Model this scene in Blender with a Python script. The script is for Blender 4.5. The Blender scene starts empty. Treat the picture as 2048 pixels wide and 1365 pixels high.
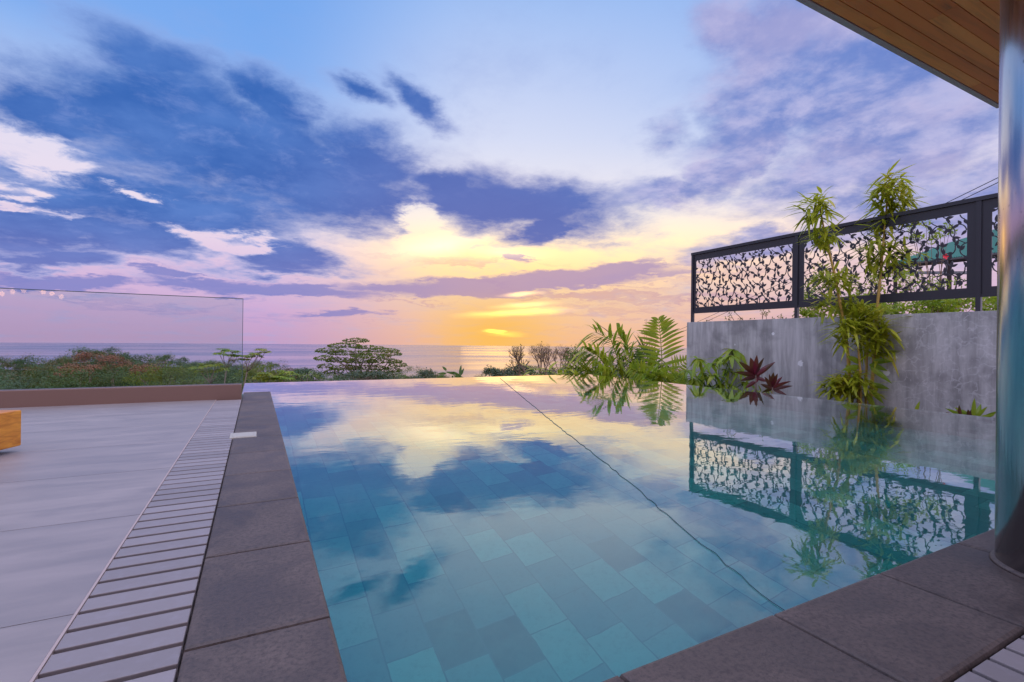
import bpy, math, random
import numpy as np
from mathutils import Vector, Matrix
random.seed(7)
S = bpy.context.scene
COL = S.collection
R = math.radians

# ------------------------------------------------------------------ camera
F, YAW, PIT, ROL, H = 978.634, 0.481684, 0.000716, 0.010763, 0.62   # focal in px of a 2048 px wide frame
fwd = Vector((math.sin(YAW) * math.cos(PIT), math.cos(YAW) * math.cos(PIT), math.sin(PIT)))
rgt0 = Vector((math.cos(YAW), -math.sin(YAW), 0))
dwn0 = fwd.cross(rgt0)
rgt = rgt0 * math.cos(ROL) - dwn0 * math.sin(ROL)
dwn = rgt0 * math.sin(ROL) + dwn0 * math.cos(ROL)
CAM = Vector((0, 0, H))
cd = bpy.data.cameras.new('camera')
cam = bpy.data.objects.new('camera', cd)
COL.objects.link(cam)
m3 = Matrix((rgt, -dwn, -fwd)).transposed()
cam.matrix_world = Matrix.Translation(CAM) @ m3.to_4x4()
cd.sensor_width = 36
cd.lens = F / 2048 * 36
cd.clip_start = 0.05
cd.clip_end = 60000
S.camera = cam

def ray(x, y): return rgt * ((x - 1024) / F) + dwn * ((y - 682.5) / F) + fwd
def atz(x, y, z): r = ray(x, y); return CAM + r * ((z - H) / r.z)
def atX(x, y, X): r = ray(x, y); return CAM + r * (X / r.x)
def atY(x, y, Y): r = ray(x, y); return CAM + r * (Y / r.y)
def atD(x, y, D): return CAM + ray(x, y) * D
def azel(x, y):
    r = ray(x, y).normalized()
    return math.degrees(math.atan2(r.x, r.y)), math.degrees(math.asin(r.z))

def lin(*c):
    o = []
    for v in c:
        v /= 255.0
        o.append(v / 12.92 if v <= .04045 else ((v + .055) / 1.055) ** 2.4)
    return (*o, 1.0)

# ------------------------------------------------------------------ node helper
class NT:
    def __init__(s, tree):
        s.t = tree; s.t.nodes.clear()
    def n(s, typ, _o=0, **kw):
        nd = s.t.nodes.new(typ)
        ins = {}
        for k, v in kw.items():
            if k.startswith('i_'): ins[k[2:]] = v
            else: setattr(nd, k, v)
        for k, v in ins.items():
            key = int(k) if k.isdigit() else k.replace('_', ' ')
            sock = nd.inputs[key]
            if isinstance(v, bpy.types.NodeSocket): s.t.links.new(v, sock)
            else: sock.default_value = v
        return nd
    def math(s, op, a, b=0.0, c=0.0, clamp=False):
        nd = s.n('ShaderNodeMath', operation=op, use_clamp=clamp, i_0=a, i_1=b, i_2=c)
        return nd.outputs[0]
    def mix(s, f, a, b, mode='MIX'):
        nd = s.t.nodes.new('ShaderNodeMix'); nd.data_type = 'RGBA'; nd.blend_type = mode
        for i, v in ((0, f), (6, a), (7, b)):
            if isinstance(v, bpy.types.NodeSocket): s.t.links.new(v, nd.inputs[i])
            else: nd.inputs[i].default_value = v
        return nd.outputs[2]
    def rng(s, v, a, b, c=0.0, d=1.0, smooth=True):
        nd = s.t.nodes.new('ShaderNodeMapRange'); nd.interpolation_type = 'SMOOTHSTEP' if smooth else 'LINEAR'
        s.t.links.new(v, nd.inputs[0])
        for i, q in enumerate((a, b, c, d)): nd.inputs[i + 1].default_value = q
        return nd.outputs[0]
    def ramp(s, f, stops, interp='LINEAR'):
        nd = s.t.nodes.new('ShaderNodeValToRGB'); cr = nd.color_ramp; cr.interpolation = interp
        while len(cr.elements) < len(stops): cr.elements.new(0.5)
        for e, (p, c) in zip(cr.elements, stops): e.position = p; e.color = c
        s.t.links.new(f, nd.inputs[0])
        return nd.outputs[0]
    def noise(s, vec, scale, detail=4, rough=.55, dist=0.0, out=0):
        nd = s.n('ShaderNodeTexNoise', i_Scale=scale, i_Detail=detail, i_Roughness=rough, i_Distortion=dist)
        if vec is not None: s.t.links.new(vec, nd.inputs['Vector'])
        return nd.outputs[out]

# ------------------------------------------------------------------ sky (world)
W = bpy.data.worlds.new('World'); S.world = W; W.use_nodes = True
w = NT(W.node_tree)
SUN_AZ, SUN_EL = 25.6, 2.0
sd = Vector((math.sin(R(SUN_AZ)) * math.cos(R(SUN_EL)), math.cos(R(SUN_AZ)) * math.cos(R(SUN_EL)), math.sin(R(SUN_EL))))
tc = w.n('ShaderNodeTexCoord').outputs['Generated']
sep = w.n('ShaderNodeSeparateXYZ', i_0=tc)
dx, dy, dz = sep.outputs
el = w.math('MULTIPLY', w.math('ARCSINE', dz), 57.29578)
az = w.math('MULTIPLY', w.math('ARCTAN2', dx, dy), 57.29578)
ae = w.n('ShaderNodeCombineXYZ', i_0=az, i_1=el).outputs[0]
# cloud deck coordinates: direction projected on a high horizontal layer
zz = w.math('ADD', w.math('ABSOLUTE', dz), .16)
pl = w.n('ShaderNodeCombineXYZ', i_0=w.math('DIVIDE', dx, zz), i_1=w.math('DIVIDE', dy, zz)).outputs[0]
nf = w.noise(pl, 2.6, 10, .66, .25)
nw = w.noise(pl, 2.4, 8, .62, 0, 1)
wv = w.n('ShaderNodeVectorMath', operation='SUBTRACT', i_0=nw, i_1=(.5, .5, .5)).outputs[0]
wm = w.n('ShaderNodeVectorMath', operation='MULTIPLY', i_0=wv, i_1=(13, 6, 0)).outputs[0]
ael = w.n('ShaderNodeVectorMath', operation='ADD', i_0=ae, i_1=wm).outputs[0]

def ellipses(vec, lst, grow=1.75):
    """soft ellipses (x, y, half width, half height, tilt, strength) turned into azimuth / elevation"""
    acc = None
    for e in lst:
        x, y, a, b, t = e[:5]; k = e[5] if len(e) > 5 else 1.0
        c = azel(x, y); p = azel(x + math.cos(R(t)) * 8, y + math.sin(R(t)) * 8)
        q = azel(x - math.sin(R(t)) * 8, y + math.cos(R(t)) * 8)
        ux, uy = (p[0] - c[0]) / 8, (p[1] - c[1]) / 8
        vx, vy = (q[0] - c[0]) / 8, (q[1] - c[1]) / 8
        mp = w.n('ShaderNodeMapping', vector_type='TEXTURE', i_Vector=vec, i_Location=(c[0], c[1], 0),
                 i_Rotation=(0, 0, math.atan2(uy, ux)),
                 i_Scale=(a * grow * math.hypot(ux, uy), b * grow * math.hypot(vx, vy), 1))
        g = w.n('ShaderNodeTexGradient', gradient_type='SPHERICAL', i_Vector=mp.outputs[0]).outputs[1]
        if k != 1.0: g = w.math('MULTIPLY', g, k)
        acc = g if acc is None else w.math('MAXIMUM', acc, g)
    return acc

sdot = w.n('ShaderNodeVectorMath', operation='DOT_PRODUCT', i_0=tc, i_1=tuple(sd)).outputs['Value']
sang = w.math('MULTIPLY', w.math('ARCCOSINE', w.math('MINIMUM', sdot, .999999)), 57.29578)
daz0 = w.math('SUBTRACT', az, SUN_AZ - 0.5)
daz = w.math('MAXIMUM', w.math('MULTIPLY', daz0, -1.0), w.math('MULTIPLY', daz0, .42))
near = w.rng(daz, 26, 0)                       # 1 under the sun's azimuth
elc = w.rng(el, 0, 90, 0, 1, False)
far_c = w.ramp(elc, [(0, lin(196, 160, 200)), (.03, lin(205, 170, 212)), (.08, lin(222, 195, 226)), (.13, lin(238, 222, 238)), (.185, lin(228, 222, 242)),
                     (.235, lin(172, 198, 243)), (.29, lin(128, 174, 240)), (.38, lin(112, 166, 238)), (.55, lin(190, 205, 250)), (1, lin(235, 225, 250))])
near_c = w.ramp(elc, [(0, lin(250, 192, 140)), (.03, lin(252, 202, 152)), (.06, lin(252, 212, 164)), (.09, (1.28, .86, .38, 1)), (.125, (1.42, 1.06, .54, 1)), (.155, (1.08, .95, .78, 1)), (.19, lin(238, 234, 243)),
                      (.25, lin(214, 221, 246)), (.33, lin(186, 205, 245)), (.40, lin(156, 190, 243)), (.55, lin(195, 208, 250)), (1, lin(235, 225, 250))])
base = w.mix(near, far_c, near_c)
# --- low streaks
sv = w.n('ShaderNodeVectorMath', operation='MULTIPLY', i_0=ael, i_1=(.035, .62, 1)).outputs[0]
sn = w.noise(sv, 1.0, 7, .58, .6)
swin = w.math('MULTIPLY', w.rng(el, .6, 2.6), w.rng(el, 13, 6))
sm = w.math('MULTIPLY', w.math('MULTIPLY', w.rng(sn, .50, .66), swin), .62)
streak_c = w.mix(near, lin(140, 138, 200), lin(214, 160, 160))
base = w.mix(sm, base, streak_c)
# --- right-hand violet clouds
EB = [(1740, 130, 300, 190, -15), (1540, 120, 110, 120, 20, .92), (1560, 210, 190, 75, -28), (1720, 300, 260, 110, -20), (1470, 330, 110, 40, -35), (1470, 60, 80, 70, 15, .9), (1860, 120, 220, 120, 0), (1560, 490, 170, 26, -6),
      (1780, 420, 190, 60, -8), (1350, 385, 120, 26, -8, .85), (1980, 420, 220, 90, 0), (1340, 270, 60, 44, -20, .5)]
dB = ellipses(ael, EB)
nb = w.noise(pl, 3.2, 9, .64, .1)
mB = w.rng(w.math('ADD', dB, w.math('MULTIPLY', w.math('SUBTRACT', nb, .5), .90)), .12, .66)
wisp = w.noise(pl, 5.0, 8, .64, .15)
cB = w.mix(w.rng(wisp, .36, .68), lin(100, 124, 198), lin(186, 184, 226))
cB = w.mix(w.math('MULTIPLY', w.rng(w.noise(pl, 2.0, 5, .6), .46, .66), .5), cB, lin(196, 182, 218))
cB = w.mix(w.rng(el, 12, 4), cB, lin(172, 146, 190))
base = w.mix(w.math('MULTIPLY', mB, .86), base, cB)
# --- dark blue bank on the left and centre
EA = [(300, 220, 260, 85, 8), (540, 330, 330, 95, 10), (690, 400, 180, 60, 5), (330, 420, 300, 62, 6), (60, 215, 150, 50, 12), (545, 215, 95, 46, 28), (130, 465, 260, 40, 2),
      (1050, 412, 175, 52, 8), (900, 385, 100, 40, 15), (1090, 455, 80, 24, -14), (560, 515, 100, 28, 6), (560, 542, 110, 13, 2, .9), (715, 185, 60, 20, 15, .8), (830, 200, 75, 26, 28, .95),
      (260, 90, 120, 45, 25, .62), (330, 130, 150, 40, 10, .75), (90, 520, 170, 20, 3), (715, 315, 140, 52, 12), (300, 480, 130, 30, 0)]
dA = ellipses(ael, EA)
HO = [(70, 300, 110, 34, 22), (290, 397, 60, 9, 4), (30, 378, 70, 10, 8), (838, 462, 38, 40, -25), (650, 305, 60, 18, -6, .22), (60, 425, 80, 9, 8), (430, 480, 70, 12, 10), (500, 488, 60, 16, 10)]
dH = w.math('MULTIPLY', ellipses(ael, HO), w.math('ADD', w.math('MULTIPLY', w.rng(w.noise(pl, 6.5, 7, .66, .5), .38, .60), 1.0), .25))
dens = w.math('ADD', w.math('SUBTRACT', dA, w.math('MULTIPLY', dH, 1.05)), w.math('MULTIPLY', w.math('SUBTRACT', nf, .5), 1.0))
mA0 = w.rng(dens, -.06, .42)
mA = w.rng(dens, .16, .66)
n3 = w.noise(pl, 2.6, 6, .6)
fine = w.noise(pl, 7.0, 8, .68, .4)
cA = w.mix(w.rng(n3, .32, .70), lin(44, 98, 180), lin(80, 124, 200))
cA = w.mix(w.math('MULTIPLY', w.rng(fine, .48, .72), .45), cA, lin(128, 152, 216))
cA = w.mix(w.rng(sang, 34, 8), cA, lin(88, 106, 182))
cA = w.mix(w.math('MULTIPLY', w.rng(el, 13, 4), .7), cA, lin(128, 128, 194))
base = w.mix(w.math('MULTIPLY', mA0, .62), base, w.mix(w.rng(sang, 30, 8), lin(150, 172, 226), lin(196, 186, 214)))
base = w.mix(w.math('MULTIPLY', mA, .94), base, cA)
# --- long violet bands low over the sea
EC = [(1040, 566, 300, 17, -3), (1230, 548, 120, 17, -7), (520, 578, 240, 12, 3, .9), (120, 568, 190, 13, 2), (880, 582, 190, 12, 1, .9), (700, 628, 90, 7, -2, .75), (330, 548, 70, 8, 4, .8), (1040, 520, 24, 10, 0, .8)]
wm2 = w.n('ShaderNodeVectorMath', operation='MULTIPLY', i_0=wv, i_1=(14, 3.0, 0)).outputs[0]
ael2 = w.n('ShaderNodeVectorMath', operation='ADD', i_0=ae, i_1=wm2).outputs[0]
dC = ellipses(ael2, EC)
mC = w.rng(w.math('ADD', dC, w.math('MULTIPLY', w.math('SUBTRACT', sn, .5), .9)), .20, .52)
cC = w.mix(near, lin(126, 132, 200), lin(176, 146, 186))
base = w.mix(w.math('MULTIPLY', mC, .85), base, cC)
# --- the sun's light through the gaps
GL = [(990, 663, 20, 4, 4), (1010, 668, 40, 6, 4, .4), (1040, 588, 44, 5, -2, .62), (1030, 626, 95, 8, -3, .62), (1050, 612, 60, 7, -3, .55), (880, 492, 100, 24, -8, .50), (1010, 506, 90, 16, 5, .40)]
ael3 = w.n('ShaderNodeVectorMath', operation='ADD', i_0=ae, i_1=w.n('ShaderNodeVectorMath', operation='MULTIPLY', i_0=wv, i_1=(3.0, .8, 0)).outputs[0]).outputs[0]
dG = ellipses(ael3, GL, 1.5)
gl = w.rng(dG, .02, .7)
gcol = w.ramp(w.rng(el, 0, 14, 0, 1, False), [(0, (5.5, 2.9, .25, 1)), (.30, (1.7, 1.05, .22, 1)), (.75, (.62, .55, .34, 1)), (1, (.5, .46, .36, 1))])
base = w.mix(gl, base, gcol, 'ADD')
halo = w.math('MULTIPLY', w.rng(sang, 11, 0), w.rng(el, 7, .5))
base = w.mix(w.math('MULTIPLY', halo, .72), base, lin(255, 192, 60))
# unseen sky behind and overhead: pale, made brighter to light the foreground
back = w.rng(dy, .15, -.35)
base = w.mix(w.math('MULTIPLY', back, .8), base, lin(226, 214, 240))
hi = w.rng(el, 40, 62)
strength = w.math('ADD', 1.0, w.math('MULTIPLY', w.math('MAXIMUM', hi, w.math('MULTIPLY', back, .6)), 1.5))
bg = w.n('ShaderNodeBackground', i_Color=base, i_Strength=strength)
w.n('ShaderNodeOutputWorld', i_Surface=bg.outputs[0])
W.cycles.sampling_method = 'MANUAL'; W.cycles.sample_map_resolution = 1024

sl = bpy.data.lights.new('sun', 'SUN'); sl.energy = 0.010; sl.angle = R(8); sl.color = (1.0, .62, .28)
so = bpy.data.objects.new('sun', sl); COL.objects.link(so)
sd2 = Vector((math.sin(R(SUN_AZ)) * math.cos(R(1.0)), math.cos(R(SUN_AZ)) * math.cos(R(1.0)), math.sin(R(1.0))))
so.rotation_euler = sd2.to_track_quat('Z', 'Y').to_euler(); so.location = (0, 0, 20)
S.view_settings.view_transform = 'Standard'; S.view_settings.look = 'None'
S.view_settings.exposure = 0.0; S.view_settings.gamma = 1; S.view_settings.use_curve_mapping = False
S.render.engine = 'CYCLES'
S.cycles.use_denoising = True
S.cycles.max_bounces = 10; S.cycles.transparent_max_bounces = 24; S.cycles.transmission_bounces = 8
S.cycles.sample_clamp_indirect = 6.0

# ------------------------------------------------------------------ mesh helpers
def tag(o, label=None, cat=None, group=None, kind=None):
    if label: o['label'] = label
    if cat: o['category'] = cat
    if group: o['group'] = group
    if kind: o['kind'] = kind
    return o
def empty(name, loc, label, cat, group=None):
    o = bpy.data.objects.new(name, None); COL.objects.link(o); o.location = loc; o.empty_display_size = .1
    return tag(o, label, cat, group)

class MB:
    def __init__(s): s.v = []; s.f = []
    def quad(s, a, b, c, d):
        n = len(s.v); s.v += [a, b, c, d]; s.f.append((n, n + 1, n + 2, n + 3))
    def box(s, x0, x1, y0, y1, z0, z1):
        n = len(s.v)
        s.v += [(x, y, z) for z in (z0, z1) for y in (y0, y1) for x in (x0, x1)]
        for q in ((0, 2, 3, 1), (4, 5, 7, 6), (0, 1, 5, 4), (1, 3, 7, 5), (3, 2, 6, 7), (2, 0, 4, 6)):
            s.f.append(tuple(n + i for i in q))
    def bbox(s, x0, x1, y0, y1, z0, z1, b=.006):
        """box whose upper edges are chamfered twice"""
        n = len(s.v)
        rings = [(0, z0), (0, z1 - b), (b * .3, z1 - b * .3), (b, z1)]
        for ins, z in rings:
            s.v += [(x0 + ins, y0 + ins, z), (x1 - ins, y0 + ins, z), (x1 - ins, y1 - ins, z), (x0 + ins, y1 - ins, z)]
        for k in range(3):
            for i in range(4):
                j = (i + 1) % 4
                s.f.append((n + 4 * k + i, n + 4 * k + j, n + 4 * k + 4 + j, n + 4 * k + 4 + i))
        s.f.append((n + 3, n + 2, n + 1, n)); s.f.append((n + 12, n + 13, n + 14, n + 15))
    def tube(s, pts, rad, seg=8, caps=True):
        pts = [Vector(p) for p in pts]; n0 = len(s.v)
        rads = rad if isinstance(rad, (list, tuple)) else [rad] * len(pts)
        up = Vector((.31, .17, .93))
        for i, p in enumerate(pts):
            t = (pts[min(i + 1, len(pts) - 1)] - pts[max(i - 1, 0)]).normalized()
            u = t.cross(up)
            if u.length < .2: u = t.cross(Vector((1, 0, 0)))
            u.normalize(); v = t.cross(u)
            for k in range(seg):
                a = 2 * math.pi * k / seg
                s.v.append(tuple(p + (u * math.cos(a) + v * math.sin(a)) * rads[i]))
        for i in range(len(pts) - 1):
            for k in range(seg):
                a = n0 + i * seg + k; b = n0 + i * seg + (k + 1) % seg
                s.f.append((a, b, b + seg, a + seg))
        if caps:
            s.f.append(tuple(n0 + k for k in range(seg - 1, -1, -1)))
            s.f.append(tuple(n0 + (len(pts) - 1) * seg + k for k in range(seg)))
    def leaf(s, base, d, L, wd, droop=.25, side=None, segs=5, fold=.25, tipw=1.0):
        """pointed leaf blade with a folded midrib, bending under its weight"""
        d = Vector(d).normalized(); base = Vector(base)
        sd_ = d.cross(side if side is not None else Vector((0, 0, 1)))
        if sd_.length < .15: sd_ = d.cross(Vector((1, .3, 0)))
        sd_.normalize(); n0 = len(s.v)
        for i in range(segs + 1):
            t = i / segs
            p = base + d * (L * t) + Vector((0, 0, -droop * L * t * t))
            ww = wd * .5 * (math.sin(math.pi * min(1, t ** .72 * .96 + .04)) ** .8 if 0 < i < segs else (.12 if i == 0 else .02))
            nn = sd_.cross(d)
            s.v += [tuple(p - sd_ * ww + nn * fold * ww), tuple(p), tuple(p + sd_ * ww + nn * fold * ww)]
        for i in range(segs):
            a = n0 + 3 * i
            s.f += [(a, a + 1, a + 4, a + 3), (a + 1, a + 2, a + 5, a + 4)]
    def build(s, name, mat, parent=None, smooth=False):
        me = bpy.data.meshes.new(name); me.from_pydata([tuple(v) for v in s.v], [], s.f); me.update()
        if smooth: me.polygons.foreach_set('use_smooth', [True] * len(me.polygons))
        me.materials.append(mat)
        o = bpy.data.objects.new(name, me); COL.objects.link(o)
        if parent is not None:
            o.parent = parent; o.matrix_parent_inverse = Matrix.Translation(-Vector(parent.location))
        return o

def rv():
    while True:
        v = Vector((random.uniform(-1, 1), random.uniform(-1, 1), random.uniform(-1, 1)))
        if .05 < v.length < 1: return v.normalized()

# ------------------------------------------------------------------ materials
def mat(name, fn):
    m = bpy.data.materials.new(name); m.use_nodes = True
    t = NT(m.node_tree); sh = fn(t)
    if sh is not None: t.n('ShaderNodeOutputMaterial', i_Surface=sh)
    return m
def pbsdf(t, col, rough, nrm=None, **kw):
    nd = t.n('ShaderNodeBsdfPrincipled', i_Base_Color=col, i_Roughness=rough)
    for k, v in kw.items(): 
        sock = nd.inputs[k.replace('_', ' ')]
        if isinstance(v, bpy.types.NodeSocket): t.t.links.new(v, sock)
        else: sock.default_value = v
    if nrm is not None: t.t.links.new(nrm, nd.inputs['Normal'])
    return nd.outputs[0]
def bump(t, h, strength=.3, dist=.01):
    return t.n('ShaderNodeBump', i_Strength=strength, i_Distance=dist, i_Height=h).outputs[0]
def pos(t): return t.n('ShaderNodeNewGeometry').outputs['Position']
def plain(c, rough=.5, **kw): return lambda t: pbsdf(t, c, rough, **kw)

def m_deck(t):
    p = pos(t)
    st = t.n('ShaderNodeVectorMath', operation='MULTIPLY', i_0=p, i_1=(1.0, 5, 1)).outputs[0]
    a = t.noise(st, 2.2, 8, .62, .5); b = t.noise(p, 140, 3, .6); c3 = t.noise(p, .9, 4, .5)
    col = t.mix(t.rng(a, .3, .72), (.255, .222, .212, 1), (.338, .292, .278, 1))
    col = t.mix(t.math('MULTIPLY', t.rng(c3, .35, .7), .35), col, (.21, .188, .185, 1))
    rr = t.rng(a, .3, .7, .42, .58)
    isl = t.n('ShaderNodeNewGeometry').outputs['Random Per Island']
    col = t.mix(t.math('MULTIPLY', isl, .30), col, (.20, .185, .20, 1))
    d2 = t.noise(p, 2.6, 7, .68, 1.0)
    col = t.mix(t.math('MULTIPLY', t.rng(d2, .54, .74), .22), col, (.17, .15, .16, 1))
    return pbsdf(t, col, rr, bump(t, b, .12, .002))
def m_slat(t):
    p = pos(t)
    r_ = t.n('ShaderNodeNewGeometry').outputs['Random Per Island']
    a = t.noise(p, 30, 5, .6)
    col = t.mix(r_, (.225, .197, .195, 1), (.30, .262, .258, 1))
    col = t.mix(t.math('MULTIPLY', t.rng(a, .45, .8), .3), col, (.34, .31, .34, 1))
    return pbsdf(t, col, .5, bump(t, t.noise(p, 120, 3, .6), .12, .002))
def m_coping(t):
    p = pos(t)
    r_ = t.n('ShaderNodeNewGeometry').outputs['Random Per Island']
    a = t.noise(p, 4.2, 7, .66, .6); b = t.noise(p, 85, 5, .72); c = t.noise(p, 260, 2, .5)
    col = t.mix(r_, (.068, .048, .042, 1), (.102, .074, .062, 1))
    col = t.mix(t.math('MULTIPLY', t.rng(a, .36, .72), .8), col, (.165, .125, .108, 1))
    col = t.mix(t.math('MULTIPLY', t.rng(t.noise(p, 2.3, 6, .65, .8), .48, .72), .5), col, (.038, .029, .028, 1))
    col = t.mix(t.math('MULTIPLY', t.rng(b, .40, .70), .7), col, (.034, .026, .026, 1))
    vo = t.n('ShaderNodeTexVoronoi', i_Scale=46.0, i_Vector=p).outputs[0]
    pit = t.rng(vo, .05, .14)
    col = t.mix(t.math('MULTIPLY', t.math('SUBTRACT', 1.0, pit), .45), col, (.022, .02, .024, 1))
    h = t.math('ADD', t.math('MULTIPLY', b, .7), t.math('MULTIPLY', c, .4))
    return pbsdf(t, col, t.rng(a, .3, .7, .50, .72), bump(t, h, .45, .004))
def m_concrete(t):
    p = pos(t)
    st = t.n('ShaderNodeVectorMath', operation='MULTIPLY', i_0=p, i_1=(1, 5, .6)).outputs[0]
    a = t.noise(st, 1.6, 8, .65, .3); b = t.noise(p, 1.4, 6, .6, .4); c = t.noise(p, 9, 6, .65, .6)
    col = t.mix(t.rng(a, .32, .70), (.31, .30, .285, 1), (.53, .515, .49, 1))
    col = t.mix(t.math('MULTIPLY', t.rng(b, .46, .66), .7), col, (.19, .185, .18, 1))
    # pale efflorescence network towards the near end of the wall
    sy = t.n('ShaderNodeSeparateXYZ', i_0=p).outputs
    dn = t.noise(p, 3.2, 4, .6, .0, 1)
    vv = t.n('ShaderNodeVectorMath', operation='MULTIPLY_ADD', i_0=dn, i_1=(.28, .28, .28), i_2=p).outputs[0]
    vo = t.n('ShaderNodeTexVoronoi', feature='DISTANCE_TO_EDGE', i_Scale=7.5, i_Vector=vv).outputs[0]
    net = t.math('MULTIPLY', t.rng(vo, .075, .01), t.math('MULTIPLY', t.rng(sy[1], 4.6, 3.4), t.rng(c, .40, .60)))
    col = t.mix(t.math('MULTIPLY', net, .42), col, (.66, .65, .64, 1))
    v2 = t.n('ShaderNodeTexVoronoi', i_Scale=1.35, i_Vector=p).outputs[0]
    col = t.mix(t.rng(v2, .055, .035), col, (.62, .62, .62, 1))
    # a few chipped spots where pale render shows
    for (px, py, rad) in ((1601, 727, .055), (1773, 746, .05), (1790, 715, .03), (1546, 668, .03), (1600, 801, .045), (1724, 700, .02), (1470, 690, .015)):
        q = atX(px, py, 8.5)
        dd = t.n('ShaderNodeVectorMath', operation='DISTANCE', i_0=t.n('ShaderNodeVectorMath', operation='MULTIPLY_ADD', i_0=t.noise(p, 22, 4, .6, 0, 1), i_1=(.0, .09, .09), i_2=p).outputs[0], i_1=(8.5, q.y + .045, q.z + .045)).outputs['Value']
        col = t.mix(t.rng(dd, rad, rad * .75), col, (.72, .72, .70, 1))
    return pbsdf(t, col, .8, bump(t, t.math('ADD', t.math('MULTIPLY', c, .5), a), .25, .012))
def leafmat(c1, c2, c3=None, trans=.35, rough=.42, spread=3.0):
    def f(t):
        g = t.n('ShaderNodeNewGeometry')
        r_ = g.outputs['Random Per Island']; n_ = t.noise(g.outputs['Position'], spread, 3, .6)
        col = t.mix(r_, c1, c2)
        if c3: col = t.mix(t.rng(n_, .52, .72), col, c3)
        b = pbsdf(t, col, rough)
        tl = t.n('ShaderNodeBsdfTranslucent', i_Color=t.mix(.5, col, (col and (.45, .50, .05, 1)), 'MIX')).outputs[0]
        return t.n('ShaderNodeMixShader', i_0=trans, i_1=b, i_2=tl).outputs[0]
    return f
def m_wood(axis=0):
    def f(t):
        p = pos(t); r_ = t.n('ShaderNodeNewGeometry').outputs['Random Per Island']
        off = t.n('ShaderNodeCombineXYZ', i_0=t.math('MULTIPLY', r_, 37), i_1=t.math('MULTIPLY', r_, 11)).outputs[0]
        q = t.n('ShaderNodeVectorMath', operation='ADD', i_0=p, i_1=off).outputs[0]
        sc = (1.2, 14, 14) if axis == 0 else (14, 1.2, 14)
        q = t.n('ShaderNodeVectorMath', operation='MULTIPLY', i_0=q, i_1=sc).outputs[0]
        a = t.noise(q, 1.0, 7, .62, 1.2); k = t.noise(q, .28, 4, .6, .8)
        col = t.mix(r_, (.80, .19, .028, 1), (.98, .33, .06, 1))
        col = t.mix(t.math('MULTIPLY', t.rng(a, .42, .7), .5), col, (.45, .12, .02, 1))
        col = t.mix(t.rng(k, .62, .76), col, (.10, .034, .014, 1))
        return pbsdf(t, col, .42, bump(t, a, .15, .003))
    return f
def m_table(t):
    p = pos(t)
    q = t.n('ShaderNodeVectorMath', operation='MULTIPLY', i_0=p, i_1=(5, 5, 26)).outputs[0]
    a = t.noise(q, 1.0, 6, .6, 1.4)
    col = t.mix(t.rng(a, .35, .68), (.78, .32, .030, 1), (.52, .17, .014, 1))
    return pbsdf(t, col, .38)
def m_water(t):
    p = pos(t)
    q = t.n('ShaderNodeVectorMath', operation='MULTIPLY', i_0=p, i_1=(.8, 1.25, 1)).outputs[0]
    h1 = t.noise(q, 3.2, 3, .5, .4); h2 = t.noise(p, 16, 2, .5)
    h = t.math('ADD', h1, t.math('MULTIPLY', h2, .10))
    nb_ = bump(t, h, .035, .03)
    fr = t.n('ShaderNodeFresnel', i_IOR=1.46, i_Normal=nb_).outputs[0]
    gl_ = t.n('ShaderNodeBsdfGlossy', i_Color=(1, 1, 1, 1), i_Roughness=.015, i_Normal=nb_).outputs[0]
    rf = t.n('ShaderNodeBsdfRefraction', i_Color=(.95, 1, 1, 1), i_Roughness=0.0, i_IOR=1.33, i_Normal=nb_).outputs[0]
    fr = t.math('MULTIPLY_ADD', fr, 1.42, .07, clamp=True)
    sh = t.n('ShaderNodeMixShader', i_0=fr, i_1=rf, i_2=gl_).outputs[0]
    vol = t.n('ShaderNodeVolumeAbsorption', i_Color=(.0, .90, .87, 1), i_Density=.75).outputs[0]
    t.n('ShaderNodeOutputMaterial', i_Surface=sh, i_Volume=vol)
def m_pool(t):
    p = pos(t)
    sx = t.n('ShaderNodeSeparateXYZ', i_0=p).outputs
    hv = t.n('ShaderNodeCombineXYZ', i_0=sx[1], i_1=t.math('ADD', sx[0], sx[2])).outputs[0]
    br = t.n('ShaderNodeTexBrick', offset=.5, i_Vector=hv, i_Color1=(.0, .0, .0, 1), i_Color2=(1, 1, 1, 1), i_Mortar=(.5, .5, .5, 1), i_Scale=1.0,
             i_Mortar_Size=.0035, i_Brick_Width=.26, i_Row_Height=.195, i_Bias=0.0)
    rnd = br.outputs[0]; a = t.noise(p, 5, 6, .6)
    col = t.ramp(rnd, [(0, (.16, .23, .23, 1)), (.3, (.30, .42, .40, 1)), (.55, (.22, .32, .33, 1)), (.8, (.38, .53, .48, 1)), (1, (.32, .45, .42, 1))])
    col = t.mix(t.math('MULTIPLY', t.rng(a, .4, .7), .35), col, (.30, .38, .36, 1))
    a2 = t.noise(p, 38, 5, .7)
    col = t.mix(t.math('MULTIPLY', t.rng(a2, .45, .75), .35), col, (.14, .20, .21, 1))
    col = t.mix(br.outputs[1], col, (.20, .27, .28, 1))
    return pbsdf(t, col, .6)
def m_glass(t):
    fr = t.n('ShaderNodeFresnel', i_IOR=1.33).outputs[0]
    tr = t.n('ShaderNodeBsdfTransparent', i_Color=(.90, .955, .945, 1)).outputs[0]
    gl_ = t.n('ShaderNodeBsdfGlossy', i_Color=(.95, 1, 1, 1), i_Roughness=.0).outputs[0]
    return t.n('ShaderNodeMixShader', i_0=fr, i_1=tr, i_2=gl_).outputs[0]
def m_sea(t):
    p = pos(t)
    q = t.n('ShaderNodeVectorMath', operation='MULTIPLY', i_0=p, i_1=(.0007, .0016, .001)).outputs[0]
    a = t.noise(q, 1.0, 6, .6, .5)
    return pbsdf(t, (.10, .10, .17, 1), t.rng(a, .3, .7, .10, .24), None, IOR=1.6)
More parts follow.
